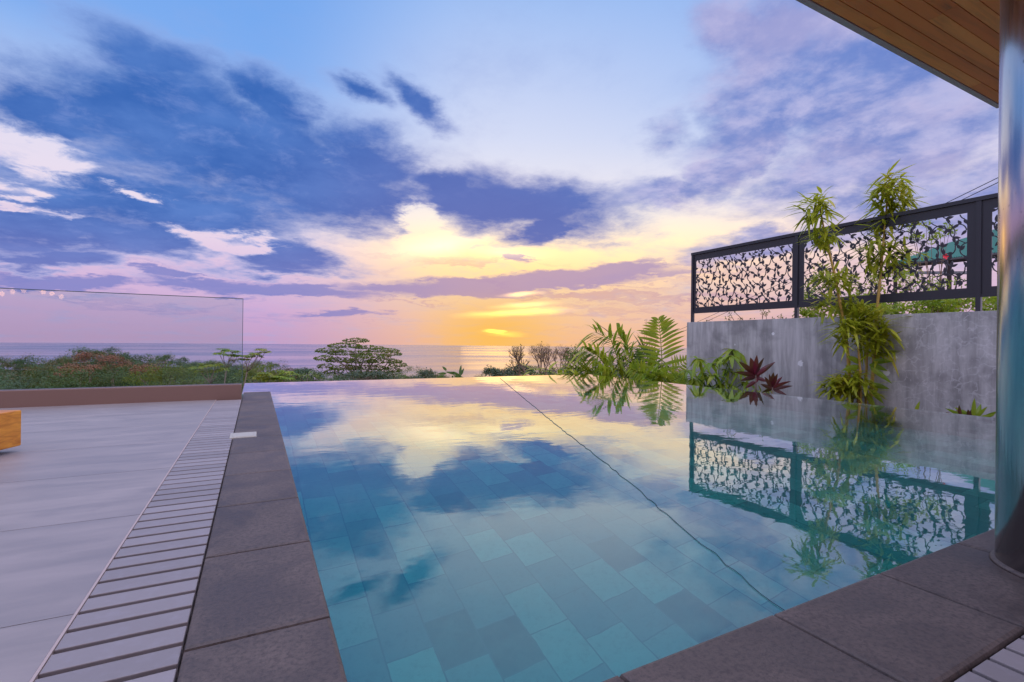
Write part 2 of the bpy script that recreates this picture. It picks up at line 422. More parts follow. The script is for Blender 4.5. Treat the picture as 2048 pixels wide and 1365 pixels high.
def m_ground(t):
    p = pos(t); a = t.noise(p, .12, 6, .6)
    return pbsdf(t, t.mix(t.rng(a, .35, .7), (.018, .035, .012, 1), (.05, .06, .02, 1)), .95, Specular_IOR_Level=0.0)
def m_soil(t):
    p = pos(t); a = t.noise(p, 14, 6, .65)
    return pbsdf(t, t.mix(a, (.025, .018, .012, 1), (.07, .05, .035, 1)), .95, bump(t, a, .6, .03))
def m_steel(t):
    p = pos(t)
    q = t.n('ShaderNodeVectorMath', operation='MULTIPLY', i_0=p, i_1=(14, 14, 1.1)).outputs[0]
    a = t.noise(q, 1.0, 5, .6, .3); b = t.noise(p, 60, 3, .6)
    col = t.mix(t.rng(a, .35, .7), (.54, .50, .50, 1), (.66, .62, .62, 1))
    col = t.mix(t.rng(b, .66, .76), col, (.30, .29, .31, 1))
    tg = t.n('ShaderNodeTangent', direction_type='RADIAL', axis='Z').outputs[0]
    return pbsdf(t, col, t.rng(a, .3, .7, .16, .24), bump(t, a, .06, .006), Metallic=1.0, Anisotropic=.5, Anisotropic_Rotation=.25, Tangent=tg)

def m_forest(t):
    g = t.n('ShaderNodeNewGeometry'); p = g.outputs['Position']
    dn = t.noise(p, .35, 2, .5, 0, 1)
    q = t.n('ShaderNodeVectorMath', operation='MULTIPLY_ADD', i_0=dn, i_1=(2.5, 2.5, 2.5), i_2=p).outputs[0]
    vc = t.n('ShaderNodeTexVoronoi', i_Scale=.12, i_Vector=q).outputs[1]
    k = t.n('ShaderNodeSeparateXYZ', i_0=vc).outputs
    col = t.ramp(k[0], [(0, (.030, .075, .028, 1)), (.3, (.06, .125, .025, 1)), (.5, (.04, .095, .045, 1)), (.66, (.14, .20, .03, 1)), (.78, (.085, .14, .03, 1)), (.84, (.20, .085, .045, 1)), (.93, (.16, .08, .05, 1)), (1, (.22, .24, .045, 1))])
    col = t.mix(t.math('MULTIPLY', g.outputs['Random Per Island'], .5), col, (.05, .08, .016, 1))
    b = pbsdf(t, col, .6)
    tl = t.n('ShaderNodeBsdfTranslucent', i_Color=t.mix(.4, col, (.30, .34, .05, 1))).outputs[0]
    return t.n('ShaderNodeMixShader', i_0=.22, i_1=b, i_2=tl).outputs[0]
M = {
 'deck': mat('deck_porcelain', m_deck), 'slat': mat('grate_slat', m_slat), 'coping': mat('basalt_coping', m_coping),
 'gap': mat('dark_joint', plain((.025, .018, .016, 1), .9)), 'concrete': mat('raw_concrete', m_concrete),
 'upstand': mat('brown_render', plain((.19, .108, .082, 1), .6)), 'glass': mat('railing_glass', m_glass),
 'pool': mat('pool_tile', m_pool), 'water': mat('pool_water', m_water), 'sea': mat('sea_water', m_sea), 'ground': mat('hill_ground', m_ground),
 'soil': mat('planter_soil', m_soil), 'steel': mat('brushed_steel', m_steel), 'fence': mat('charcoal_metal', plain((.020, .021, .028, 1), .38, Specular_IOR_Level=.5)),
 'soffit': mat('timber_planks', m_wood(0)), 'fascia': mat('pale_fascia', plain((.46, .36, .32, 1), .5)), 'table': mat('honey_wood', m_table),
 'plinth': mat('dark_wood', plain((.13, .05, .014, 1), .5)), 'white_metal': mat('cream_metal', plain((.42, .39, .32, 1), .5)),
 'reflection': mat('dark_reflection', plain((.015, .03, .05, 1), .6)), 'cable': mat('black_cable', plain((.012, .012, .014, 1), .6)),
 'green_roof': mat('green_sheet', plain((.006, .15, .105, 1), .6)), 'white_pvc': mat('white_pipe', plain((.62, .64, .68, 1), .4)), 'dark_timber': mat('dark_timber', plain((.035, .02, .016, 1), .7)),
 'bamboo_leaf': mat('bamboo_leaf', leafmat((.27, .34, .012, 1), (.45, .46, .03, 1), (.54, .44, .04, 1), .42)),
 'bamboo_culm': mat('bamboo_culm', plain((.42, .26, .045, 1), .45)),
 'green_leaf': mat('green_leaf', leafmat((.12, .24, .010, 1), (.30, .40, .018, 1), (.44, .44, .03, 1), .42)),
 'fern_leaf': mat('fern_leaf', leafmat((.18, .28, .010, 1), (.40, .42, .02, 1), None, .42)),
 'dark_leaf': mat('dark_leaf', leafmat((.035, .10, .012, 1), (.08, .17, .018, 1), None, .3)),
 'red_leaf': mat('red_leaf', leafmat((.05, .005, .012, 1), (.15, .008, .032, 1), (.07, .03, .02, 1), .15)),
 'yellow_leaf': mat('yellow_leaf', leafmat((.16, .24, .015, 1), (.34, .33, .02, 1), None, .4)),
 'forest': mat('forest_leaf', m_forest),
 'olive': mat('olive_leaf', leafmat((.040, .085, .010, 1), (.115, .15, .016, 1), (.16, .12, .03, 1), .36, .7, .5)),
 'rust': mat('rust_leaf', leafmat((.19, .060, .030, 1), (.28, .10, .04, 1), (.16, .11, .03, 1), .0, .6, .2)),
 'haze_leaf': mat('distant_leaf', leafmat((.028, .055, .03, 1), (.06, .09, .04, 1), None, .2, .6, .1)),
 'bark': mat('bark', plain((.20, .15, .11, 1), .85)), 'twig': mat('bare_twig', plain((.19, .12, .075, 1), .8)),
 'red_flower': mat('hibiscus_petal', plain((.65, .01, .03, 1), .5)),
 'lamp': mat('lamp_glow', lambda t: t.n('ShaderNodeEmission', i_Color=(1, .45, .16, 1), i_Strength=9.0).outputs[0]),
 'house': mat('house_render', plain((.42, .30, .21, 1), .7)),
}

# ------------------------------------------------------------------ setting: deck, coping, pool, water
XG, XC, XP, XR = -.35, -.125, .155, 5.75       # grate left, coping left, pool left, pool right
YF0, YF1, YE, YFAR, YUP = .43, .72, 6.43, 7.95, 5.74
WZ = -.018
mb = MB()                                       # deck of large tiles on a dark bed
for j in range(-9, 9):
    y1 = YUP - .12 - (7 - j) * .70 + .70 * 0
    y0 = y1 - .70
    y1c = min(y1, YUP)
    offx = .35 * (j % 2)
    for i in range(0, 10):
        x1 = XG - .004 - i * 1.4 - (offx if i else 0); x0 = XG - .004 - (i + 1) * 1.4 - offx
        if y1c - y0 > .05: mb.box(x0 + .0012, x1 - .0012, y0 + .0015, y1c - .0015, -.03, 0)
mb.box(-14.6, XG - .0055, YUP - .1185 + .001, YUP, -.03, -.0002)
tag(mb.build('deck', M['deck']), kind='structure')
mb = MB()
for j in range(0, 9):
    for i in range(0, 5):
        x0 = XP + .05 + i * 1.4; mb.box(x0 + .0012, x0 + 1.3988, YF0 - .24 - (j + 1) * .7 + .0015, YF0 - .24 - j * .7 - .0015, -.03, 0)
tag(mb.build('terrace', M['deck']), kind='structure')
mb = MB(); mb.box(-14.6, XP + .0, -6.6, YUP + .16, -.35, -.0305); mb.box(XP, XR + 1.6, -6.6, YF1 - .12, -.35, -.0305)
tag(mb.build('deck_bed', M['gap']), kind='structure')
mb = MB()                                       # coping stones
y = 1.161 - 7 * .465
while y < YE - .01:
    y1 = min(y + .465, YE)
    if YE - y1 < .12: y1 = YE
    if y < YF0 + .01 < y1: pass
    mb.bbox(XC + .0015, XP, y + .0015, y1 - .0015, -.06, 0, .010); y = y1
x = 1.063 - .453 * 2
x = XP + .003
xs = [x] + [1.063 + .453 * k for k in range(-1, 14)]
for a, b in zip(xs[:-1], xs[1:]):
    mb.bbox(a + .0015, min(b, XR + .25) - .0015, YF0, YF1, -.06, 0, .010)
tag(mb.build('coping', M['coping']), kind='structure')
mb = MB()                                       # pool shell: floor and walls
PD = -1.25
mb.box(XC + .01, XP - .012, -2, YE - .01, PD - .3, -.061)
mb.box(XC + .01, XR + .30, YF0 + .02, YF1 - .012, PD - .3, -.0615)
mb.box(XC - .015, XR + .12, YFAR - .15, YFAR, PD - .3, WZ - .012)
mb.box(XR - .03, XR + .12, YF1, YFAR - .151, PD - .3, WZ - .006)
mb.box(XC - .015, XC + .12, YE, YFAR - .152, PD - .3, WZ - .012)
mb.box(XC + .13, XR - .02, YF1 - .01, YFAR - .14, PD - .3, PD)
tag(mb.build('pool_shell', M['pool']), kind='structure')
mb = MB()                                       # the water body, overflowing at the far and right rims
n = 0
pts = [(XP - .004, YF1 - .004), (XR + .118, YF1 - .004), (XR + .118, YFAR - .002), (XC - .013, YFAR - .002), (XC - .013, YE + .002), (XP - .004, YE + .002)]
mb.v = [(a, b, WZ) for a, b in pts] + [(a, b, PD - .1) for a, b in pts]
k = len(pts)
mb.f = [tuple(range(k)), tuple(range(2 * k - 1, k - 1, -1))] + [(i, i + k, (i + 1) % k + k, (i + 1) % k) for i in range(k)]
tag(mb.build('pool_water', M['water']), kind='structure')

# ------------------------------------------------------------------ drain grates
g = empty('drain_grate', ((XG + XC) / 2, 2, 0), 'long pale grey slotted drain grate beside the dark coping on the left', 'drain grate')
mb = MB(); P_ = .0775
y = -1.6
while y + P_ < YUP + .02:
    mb.bbox(XG + .0015, XC - .0015, y + .0075, min(y + P_ - .0075, YUP - .003), -.028, -.001, .002); y += P_
mb.build('slats', M['slat'], g)
mb = MB(); mb.box(XG - .0045, XG + .001, -1.7, YUP - .002, -.028, .0006); mb.build('edge_trim', M['fascia'], g)
g = empty('drain_grate', (1.6, YF0 - .12, 0), 'short stretch of slotted drain grate in front of the steel column at bottom right', 'drain grate')
mb = MB(); x = XP + .06
while x < 6.2:
    mb.bbox(x + .0065, x + P_ - .0065, YF0 - .232, YF0 - .008, -.028, -.001, .002); x += P_
mb.build('slats', M['slat'], g)
# metal cover plate
g = empty('cover_plate', (-.067, 3.575, 0), 'small cream metal cover plate set across the dark coping and the drain grate', 'cover plate')
mb = MB(); mb.bbox(-.142, .008, 3.487, 3.66, -.02, .004, .003); mb.build('frame', M['white_metal'], g)
mb = MB(); mb.bbox(-.126, -.008, 3.503, 3.644, 0, .0065, .002); mb.build('lid', M['white_metal'], g)
# dark cable reflection on the water, modelled as a thin strand
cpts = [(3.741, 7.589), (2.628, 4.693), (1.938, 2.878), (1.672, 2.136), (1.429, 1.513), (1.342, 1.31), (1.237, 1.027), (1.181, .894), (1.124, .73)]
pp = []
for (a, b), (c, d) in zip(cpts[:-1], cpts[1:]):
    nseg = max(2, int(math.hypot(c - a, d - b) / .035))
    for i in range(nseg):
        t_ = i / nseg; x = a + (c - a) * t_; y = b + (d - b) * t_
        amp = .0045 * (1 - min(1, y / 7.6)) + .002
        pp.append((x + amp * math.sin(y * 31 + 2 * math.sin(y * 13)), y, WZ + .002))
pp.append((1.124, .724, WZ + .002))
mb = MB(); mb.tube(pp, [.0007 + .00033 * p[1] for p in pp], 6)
tag(mb.build('cable_reflection', M['reflection']), 'thin dark wavy strand standing in for a cable reflection across the pool water from far edge to front coping', 'reflection')

# ------------------------------------------------------------------ glass railing
g = empty('glass_railing', (-4, YUP + .08, 0), 'frameless clear glass railing on a low brown upstand at the end of the deck', 'glass railing')
mb = MB(); mb.bbox(-14.5, XC - .006, YUP, YUP + .15, -.03, .148, .006); mb.build('upstand', M['upstand'], g)
mb = MB(); mb.box(-14.5, XC - .004, YUP + .062, YUP + .076, .149, 1.03); mb.build('pane', M['glass'], g)
m_edge = mat('glass_edge', plain((.05, .10, .12, 1), .25))
mb = MB(); mb.box(-14.5, XC - .004, YUP + .0625, YUP + .0755, 1.031, 1.036); mb.box(XC - .003, XC + .002, YUP + .0625, YUP + .0755, .149, 1.036); mb.build('pane_edge', m_edge, g)

# ------------------------------------------------------------------ low table
ca = atz(15, 906, 0); ang = R(20.6)
ux = Vector((-math.cos(ang), math.sin(ang), 0)); uy = Vector((-math.sin(ang), -math.cos(ang), 0))
g = empty('low_table', ca + ux * .6 + uy * .45, 'low orange brown solid wood block table at the left edge of the deck', 'table')
corner = ca - ux * .035 - uy * .04
def obox(mb, c, lx, ly, z0, z1):
    n = len(mb.v); q = [c, c + ux * lx, c + ux * lx + uy * ly, c + uy * ly]
    mb.v += [(p.x, p.y, z) for z in (z0, z1) for p in q]
    mb.f += [(n, n + 1, n + 2, n + 3), (n + 7, n + 6, n + 5, n + 4)] + [(n + i, n + 4 + i, n + 4 + (i + 1) % 4, n + (i + 1) % 4) for i in range(4)]
mb = MB(); obox(mb, corner, 1.3, .95, .03, .222); o = mb.build('slab', M['table'], g)
bv = o.modifiers.new('bevel', 'BEVEL'); bv.width = .006; bv.segments = 2
mb = MB(); obox(mb, corner + ux * .06 + uy * .06, 1.18, .83, 0, .0295); mb.build('plinth', M['plinth'], g)

# ------------------------------------------------------------------ roof, column, house behind
EY, SZ = 1.38, 2.52
cr = atY(1987, 214, EY); SZ = cr.z; XRE = cr.x + .05
g = empty('house_roof', (3, -2, SZ), 'overhanging roof with brown timber plank soffit and pale fascia at top right', 'roof')
mb = MB(); yy = EY - .03; PW = .060
while yy > -5:
    x = -8.5 if yy < -1.4 else 1.35
    x += -random.uniform(0, 1.6) if yy < -1.4 else 0
    first = True
    while x < XRE - .02:
        ln = random.uniform(.9, 2.3); x1 = min(x + ln, XRE - .012)
        if XRE - x1 < .2: x1 = XRE - .012
        mb.bbox(x + .001, x1 - .001, -(-(yy - PW + .0018)), yy - .0018, SZ + .004, SZ + .03, .002); x = x1
    yy -= PW
mb.build('soffit', M['soffit'], g)
mb = MB()
mb.box(1.31, XRE, EY - .028, EY, SZ, SZ + .22)
mb.box(XRE - .011, XRE + .012, -5.1, EY - .029, SZ, SZ + .22)
mb.box(1.31, 1.345, -1.3, EY - .029, SZ, SZ + .22); mb.box(-10.2, 1.309, -1.43, -1.4, SZ, SZ + .22)
mb.build('fascia', M['fascia'], g)
mb = MB(); mb.box(1.36, XRE - .012, -5.1, EY - .03, SZ + .032, SZ + .2); mb.box(-10.2, 1.355, -5.1, -1.431, SZ + .032, SZ + .2); mb.build('roof_deck', M['gap'], g)
mb = MB(); mb.box(-10.2, XRE, -5.3, -5.11, -.03, SZ + .2)
tag(mb.build('house_wall', M['house']), 'light brown rear wall of the house behind the terrace', 'wall')  # unseen wall, colour lightened to bounce light up to the soffit
g = empty('steel_column', (1.985, .462, 0), 'thick round brushed steel column standing on the coping at the right edge', 'column')
mb = MB(); c0 = Vector((1.985, .462, 0)); cr_ = .163
mb.tube([c0 + Vector((0, 0, .0005)), c0 + Vector((0, 0, SZ + .003))], cr_, 72); mb.build('shaft', M['steel'], g, True)
mb = MB(); mb.tube([c0 + Vector((0, 0, .0002)), c0 + Vector((0, 0, .006)), c0 + Vector((0, 0, .010))], [cr_ + .012, cr_ + .009, cr_ + .0005], 72); mb.build('sealant_ring', M['coping'], g, True)
# pendant lamps under the rear roof: the glass railing mirrors them
for i, (px, py) in enumerate([(3, 588), (25, 584), (47, 582), (86, 584), (103, 588), (122, 594)]):
    yv = 2 * (YUP + .06) + 2.3 + .12 * (i % 3)
    p = atY(px, py, yv); p = Vector((p.x, 2 * (YUP + .06) - yv, p.z))
    g = empty('pendant_lamp', p, 'small glowing pendant lamp mirrored in the glass railing, number %s from the left' % ['one', 'two', 'three', 'four', 'five', 'six'][i], 'lamp', 'pendant lamps mirrored in the glass')
    mb = MB(); mb.tube([p + Vector((0, 0, -.05)), p + Vector((0, 0, -.03)), p + Vector((0, 0, .02)), p + Vector((0, 0, .05))], [.012, .036, .045, .02], 10); mb.build('bulb', M['lamp'], g, True)
    mb = MB(); mb.tube([p + Vector((0, 0, .051)), p + Vector((0, 0, .09))], [.03, .012], 10); mb.tube([p + Vector((0, 0, .091)), Vector((p.x, p.y, SZ + .003))], .004, 6); mb.build('hanging_cord', M['cable'], g)

# ------------------------------------------------------------------ concrete wall and screen fence
XW, WT = 8.5, 1.09
YW = atX(1374, 645, XW).y
WT = atX(1374, 645, XW).z
mb = MB(); mb.bbox(XW, XW + .2, -3, YW, -1.2, WT, .004)
tag(mb.build('concrete_wall', M['concrete']), 'weathered grey concrete garden wall behind the pool planter', 'wall')
XF = XW + .10
fz0, fz1 = atX(1379, 628, XF).z, atX(1379, 508, XF).z
yb = [atX(1386, 560, XF).y, atX(1594, 560, XF).y, atX(1958, 560, XF).y]
yb.append(2 * yb[2] - yb[1])
fence = empty('screen_fence', (XF, 4, WT), 'charcoal metal screen fence with laser cut vine and leaf panels on the concrete wall', 'fence')
FT = .055
for i, y in enumerate(yb):
    mb = MB(); mb.box(XF - .0275, XF + .0275, y - FT / 2, y + FT / 2, WT - .001, fz1 - FT); mb.build('post', M['fence'], fence)
mb = MB(); mb.box(XF - .036, XF + .036, yb[3] - .03, yb[0] + FT / 2 + .004, fz1 - FT + .001, fz1)
mb.build('top_rail', M['fence'], fence)
def leaf2d(L, wd, segs=6):
    up = [(L * i / segs, wd * .5 * math.sin(math.pi * (i / segs) ** .8) ** .9) for i in range(segs + 1)]
    return up
def vine_panel(y0, y1, z0, z1, seed):
    """flat steel plate 5 mm thick: border plus vine bands and leaves, extruded"""
    rnd = random.Random(seed); mb = MB(); x0, x1 = XF - .004, XF + .004
    def band(pts, wd):
        L, Rr = [], []
        for i, p in enumerate(pts):
            a = pts[max(i - 1, 0)]; b = pts[min(i + 1, len(pts) - 1)]
            dx_, dz_ = b[0] - a[0], b[1] - a[1]; l = math.hypot(dx_, dz_) or 1
            nx, nz = -dz_ / l * wd / 2, dx_ / l * wd / 2
            L.append((p[0] + nx, p[1] + nz)); Rr.append((p[0] - nx, p[1] - nz))
        strip(L, Rr)
    def strip(L, Rr):
        n = len(mb.v); k = len(L)
        jit = rnd.uniform(0, .0012)
        for xx in (x0 - jit, x1 + jit):
            mb.v += [(xx, a, b) for a, b in L] + [(xx, a, b) for a, b in Rr]
        o = 2 * k
        for i in range(k - 1):
            mb.f += [(n + i, n + i + 1, n + k + i + 1, n + k + i), (n + o + i, n + o + k + i, n + o + k + i + 1, n + o + i + 1),
                     (n + i, n + o + i, n + o + i + 1, n + i + 1), (n + k + i, n + k + i + 1, n + o + k + i + 1, n + o + k + i)]
    def ok(a, b, m_=.0): return y0 - m_ < a < y1 + m_ and z0 - m_ < b < z1 + m_
    def leaf(a, b, th, L, wd):
        ca_, sa_ = math.cos(th), math.sin(th)
        if not ok(a + ca_ * L * .8, b + sa_ * L * .8, .02): return
        up = leaf2d(L, wd); A, B = [], []
        for s_, h_ in up:
            A.append((a + ca_ * s_ - sa_ * h_, b + sa_ * s_ + ca_ * h_)); B.append((a + ca_ * s_ + sa_ * h_, b + sa_ * s_ - ca_ * h_))
        strip(A, B)
    # a lattice of S-shaped stems climbing diagonally, with curls and leaf pairs
    sp, ro = .205, .262
    cols = int((y1 - y0) / sp) + 3; rows = int((z1 - z0) / ro) + 3
    for i in range(-1, cols):
        for j in range(-1, rows):
            cy = y0 + i * sp + (.5 * sp if j % 2 else 0) + rnd.uniform(-.012, .012); cz = z0 + j * ro + .04 * (i % 2) + rnd.uniform(-.012, .012)
            rr_ = .090 * rnd.uniform(.92, 1.08); a0 = rnd.uniform(-.25, .1) + (math.pi * .95 if (i + j) % 2 else -.35 * math.pi)
            sweep = 1.25 * math.pi * (1 if (i + 2 * j) % 3 else -1)
            arc = []
            for q in range(15):
                t_ = q / 14; th = a0 + sweep * t_; r2_ = rr_ * (1 - .12 * t_)
                arc.append((cy + r2_ * math.cos(th), cz + r2_ * 1.15 * math.sin(th)))
            run = []
            for p in arc + [None]:
                if p is not None and ok(p[0], p[1], .01): run.append(p)
                else:
                    if len(run) > 1: band(run, .0135)
                    run = []
            sg = 1 if sweep > 0 else -1
            for t_, off, ll in ((0, .8, .085), (.30, .75, .08), (.36, -.7, .085), (.68, .7, .085), (1, .55, .085), (1, -.5, .09)):
                p = arc[int(t_ * 14)]; th = a0 + sweep * t_ + sg * math.pi / 2 + off + (math.pi if t_ == 0 else 0)
                leaf(p[0], p[1], th, ll * .98 * rnd.uniform(.85, 1.1), .039 * rnd.uniform(.85, 1.15))
            # link to the next curl
            p = arc[-1]; q_ = (cy + sp * .5 + rnd.uniform(-.02, .02), cz + ro * .62)
            lk = []
            for q in range(9):
                t_ = q / 8; bx_ = math.sin(math.pi * t_) * .05 * sg
                lk.append((p[0] + (q_[0] - p[0]) * t_ + bx_, p[1] + (q_[1] - p[1]) * t_ + bx_ * .4))
            lk = [v for v in lk if ok(v[0], v[1], .01)]
            if len(lk) > 2: band(lk, .0125)
    return mb
for k in range(3):
    a, b = yb[k + 1] + FT / 2, yb[k] - FT / 2         # y range between posts
    mb = MB()
    mb.box(XF - .02, XF + .02, a, b, fz0, fz0 + .035)
    mb.build('bottom_rail', M['fence'], fence)
    bw, bt = (.10 if k else .06), .13
    mb = MB()
    mb.box(XF - .006, XF + .006, a, b, fz1 - FT - bt, fz1 - FT); mb.box(XF - .006, XF + .006, a, b, fz0 + .036, fz0 + .036 + bt * .75)
    mb.box(XF - .0062, XF + .0062, a, a + bw, fz0 + .036, fz1 - FT - .0005); mb.box(XF - .0062, XF + .0062, b - bw, b, fz0 + .036, fz1 - FT - .0005)
    mb.build('plate_border', M['fence'], fence)
    mb = vine_panel(a + bw, b - bw, fz0 + .036 + bt * .75, fz1 - FT - bt, 11 + k); mb.build('vine_screen', M['fence'], fence)
# planter soil
mb = MB(); nx_, ny_ = 14, 40
X0, X1, Y0, Y1 = XR + .121, XW - .001, -3, YFAR + .4
idx = {}
for j in range(ny_ + 1):
    for i in range(nx_ + 1):
        idx[i, j] = len(mb.v); mb.v.append((X0 + (X1 - X0) * i / nx_, Y0 + (Y1 - Y0) * j / ny_, -.46 + random.uniform(-.03, .03)))
for j in range(ny_):
    for i in range(nx_): mb.f.append((idx[i, j], idx[i + 1, j], idx[i + 1, j + 1], idx[i, j + 1]))
tag(mb.build('planter_soil', M['soil'], None, True), kind='structure')

mb = MB(); mb.box(2.0, 13.5, YFAR + .41, 15.5, -1.6, -.72); mb.box(XW + .201, 13.5, -3, YFAR + .409, -1.6, -.71)
tag(mb.build('garden_bed', M['soil']), kind='structure')
# ------------------------------------------------------------------ sea, hills
SEA_Z, SEA_R = -118.0, 118.6 / .0094
mb = MB(); K = 180
rings = [60, 250, 600, 1500, 4000, 8000, SEA_R]
for r_ in rings:
    mb.v += [(r_ * math.sin(2 * math.pi * k / K), r_ * math.cos(2 * math.pi * k / K), SEA_Z) for k in range(K)]
for i in range(len(rings) - 1):
    for k in range(K):
        a, b = i * K + k, i * K + (k + 1) % K; mb.f.append((a, a + K, b + K, b))
tag(mb.build('sea', M['sea']), kind='structure')

def interp(x, pts):
    if x <= pts[0][0]: return pts[0][1]
    for (a, b), (c, d) in zip(pts[:-1], pts[1:]):
        if x <= c: return b + (d - b) * (x - a) / (c - a)
    return pts[-1][1]
SKYL = [(-700, 728), (-300, 722), (0, 722), (60, 724), (100, 727), (150, 712), (175, 706), (210, 708), (240, 712), (300, 717), (350, 722), (400, 724), (450, 726), (500, 728), (560, 735), (600, 742),
        (640, 750), (700, 752), (760, 750), (800, 746), (850, 744), (890, 748), (915, 764), (955, 766), (975, 746), (1010, 742), (1050, 741), (1100, 738), (1180, 738), (1300, 736), (1500, 730), (2100, 722), (2700, 715)]
TH = 7.0
rows_d = [16, 40, 75, 110, 150, 200, 260, 320]
def canopy_px(px, D):
    s_ = interp(px, SKYL)
    f_ = interp(D, [(16, 1.0), (40, .86), (75, .70), (110, .50), (150, .30), (200, .14), (260, .04), (320, 0)])
    return s_ + f_ * (905 - s_) * .75
def px_of(az_):
    a = az_ - math.degrees(YAW)
    return 1024 + F * math.tan(R(max(-75, min(75, a))))
mb = MB(); azs = [-62 + 1.5 * i for i in range(113)]
for D in rows_d + [380, 460, 620, 900]:
    for a in azs:
        px = px_of(a); Dd = D
        if D <= 320:
            r_ = atD(px, canopy_px(px, D), 1.0) - CAM
            hd = math.hypot(r_.x, r_.y); z = H + r_.z / hd * D - TH * interp(D, [(16, .35), (40, .5), (75, .6), (320, .55)])
        else:
            r_ = atD(px, canopy_px(px, 320), 1.0) - CAM; hd = math.hypot(r_.x, r_.y)
            z0 = H + r_.z / hd * 320 - TH * .55; z = z0 + (SEA_Z - 4 - z0) * ((D - 320) / 580) ** .8
        mb.v.append((D * math.sin(R(a)), D * math.cos(R(a)), min(z, -.6)))
n = len(azs)
for i in range(len(rows_d) + 3):
    for k in range(n - 1):
        a = i * n + k; mb.f.append((a, a + 1, a + n + 1, a + n))
o = mb.build('hills', M['ground'], None, True); tag(o, kind='structure')
def ground_z(px, D):
    r_ = atD(px, canopy_px(px, D), 1.0) - CAM; hd = math.hypot(r_.x, r_.y)
    return H + r_.z / hd * D - TH * interp(D, [(16, .35), (40, .5), (75, .6), (320, .55)])

class Leaves:
    """many small leaf-clump faces kept as arrays"""
    def __init__(s): s.c = []; s.n = []; s.s = []
    def add(s, c, size, nrm=None):
        s.c.append(tuple(c)); s.n.append(tuple(nrm if nrm is not None else rv())); s.s.append(size)
    def build(s, name, mat_, parent=None, seed=1):
        rg = np.random.default_rng(seed); c = np.array(s.c); nn = np.array(s.n); sz = np.array(s.s)[:, None]
        r_ = rg.normal(size=c.shape); u = np.cross(nn, r_); u /= np.linalg.norm(u, axis=1, keepdims=True) + 1e-9
        v = np.cross(nn, u); v /= np.linalg.norm(v, axis=1, keepdims=True) + 1e-9
        k = rg.uniform(.55, 1.0, (len(c), 1))
        P = np.stack([c - u * sz * .5, c - v * sz * .5 * k * .62 + u * sz * .05, c + u * sz * .55, c + v * sz * .5 * k * .62 + u * sz * .05], 1).reshape(-1, 3)
        me = bpy.data.meshes.new(name); N_ = len(c)
        me.vertices.add(4 * N_); me.vertices.foreach_set('co', P.astype(np.float32).ravel())
        me.loops.add(4 * N_); me.loops.foreach_set('vertex_index', np.arange(4 * N_, dtype=np.int32))
        me.polygons.add(N_); me.polygons.foreach_set('loop_start', np.arange(0, 4 * N_, 4, dtype=np.int32))
        me.update(calc_edges=True); me.materials.append(mat_)
        o = bpy.data.objects.new(name, me); COL.objects.link(o)
        if parent is not None: o.parent = parent; o.matrix_parent_inverse = Matrix.Translation(-Vector(parent.location))
        return o
def crown(lv, c, rx, rz, n, size, lobes=9, flat=0.0):
    c = Vector(c); L = []
    for i in range(lobes):
        d = rv(); d.z = abs(d.z) * .9 - .15
        L.append((c + Vector((d.x * rx * .62, d.y * rx * .62, d.z * rz * .75)), random.uniform(.34, .55)))
    for i in range(n):
        q, k = random.choice(L); d = rv()
        if d.z < -.2: d.z *= -.6
        rr = random.uniform(.72, 1.06)
        lv.add(q + Vector((d.x * rx * k * rr, d.y * rx * k * rr, d.z * rz * k * 1.1 * rr)), size * random.uniform(.7, 1.3), (d + rv() * .7 + Vector((0, 0, .4))).normalized())
# far wood that reads as one mass
lv = Leaves(); trunks = MB(); cnt = 0
for D, stp, rx in ((320, 15, 4.6), (290, 16, 4.6), (255, 18, 4.6), (215, 20, 4.4), (175, 23, 4.2), (140, 28, 4.0), (112, 36, 3.8), (84, 46, 3.6), (62, 64, 3.4)):
    px = -260 + random.uniform(0, 20)
    while px < 2300:
        hidden = px > 1380 and D < 250
        if not hidden:
            D2 = D * random.uniform(.95, 1.05); yv = canopy_px(px, D2)
            r_ = atD(px, yv, 1.0) - CAM; hd = math.hypot(r_.x, r_.y); p = CAM + r_ / hd * D2
            rr = rx * random.uniform(.7, 1.35); hgt = random.uniform(-2.6, 2.0)
            crown(lv, (p.x, p.y, p.z - 2.2 + hgt), rr, rr * random.uniform(.7, 1.05), 480 if D > 200 else 560, .50 if D > 200 else .42, 7)
            cnt += 1
        px += stp * random.uniform(.75, 1.3)
o = lv.build('forest', M['forest'], None, 3); tag(o, 'dense tropical forest covering the hills down to the sea', 'forest', None, 'stuff')

def limb(mb, a, b, r0, r1, bend=.12, n=5):
    a, b = Vector(a), Vector(b); L = (b - a).length; off = rv() * L * bend
    pts = [a + (b - a) * (i / n) + off * math.sin(math.pi * i / n) for i in range(n + 1)]
    mb.tube(pts, [r0 + (r1 - r0) * i / n for i in range(n + 1)], 6); return pts
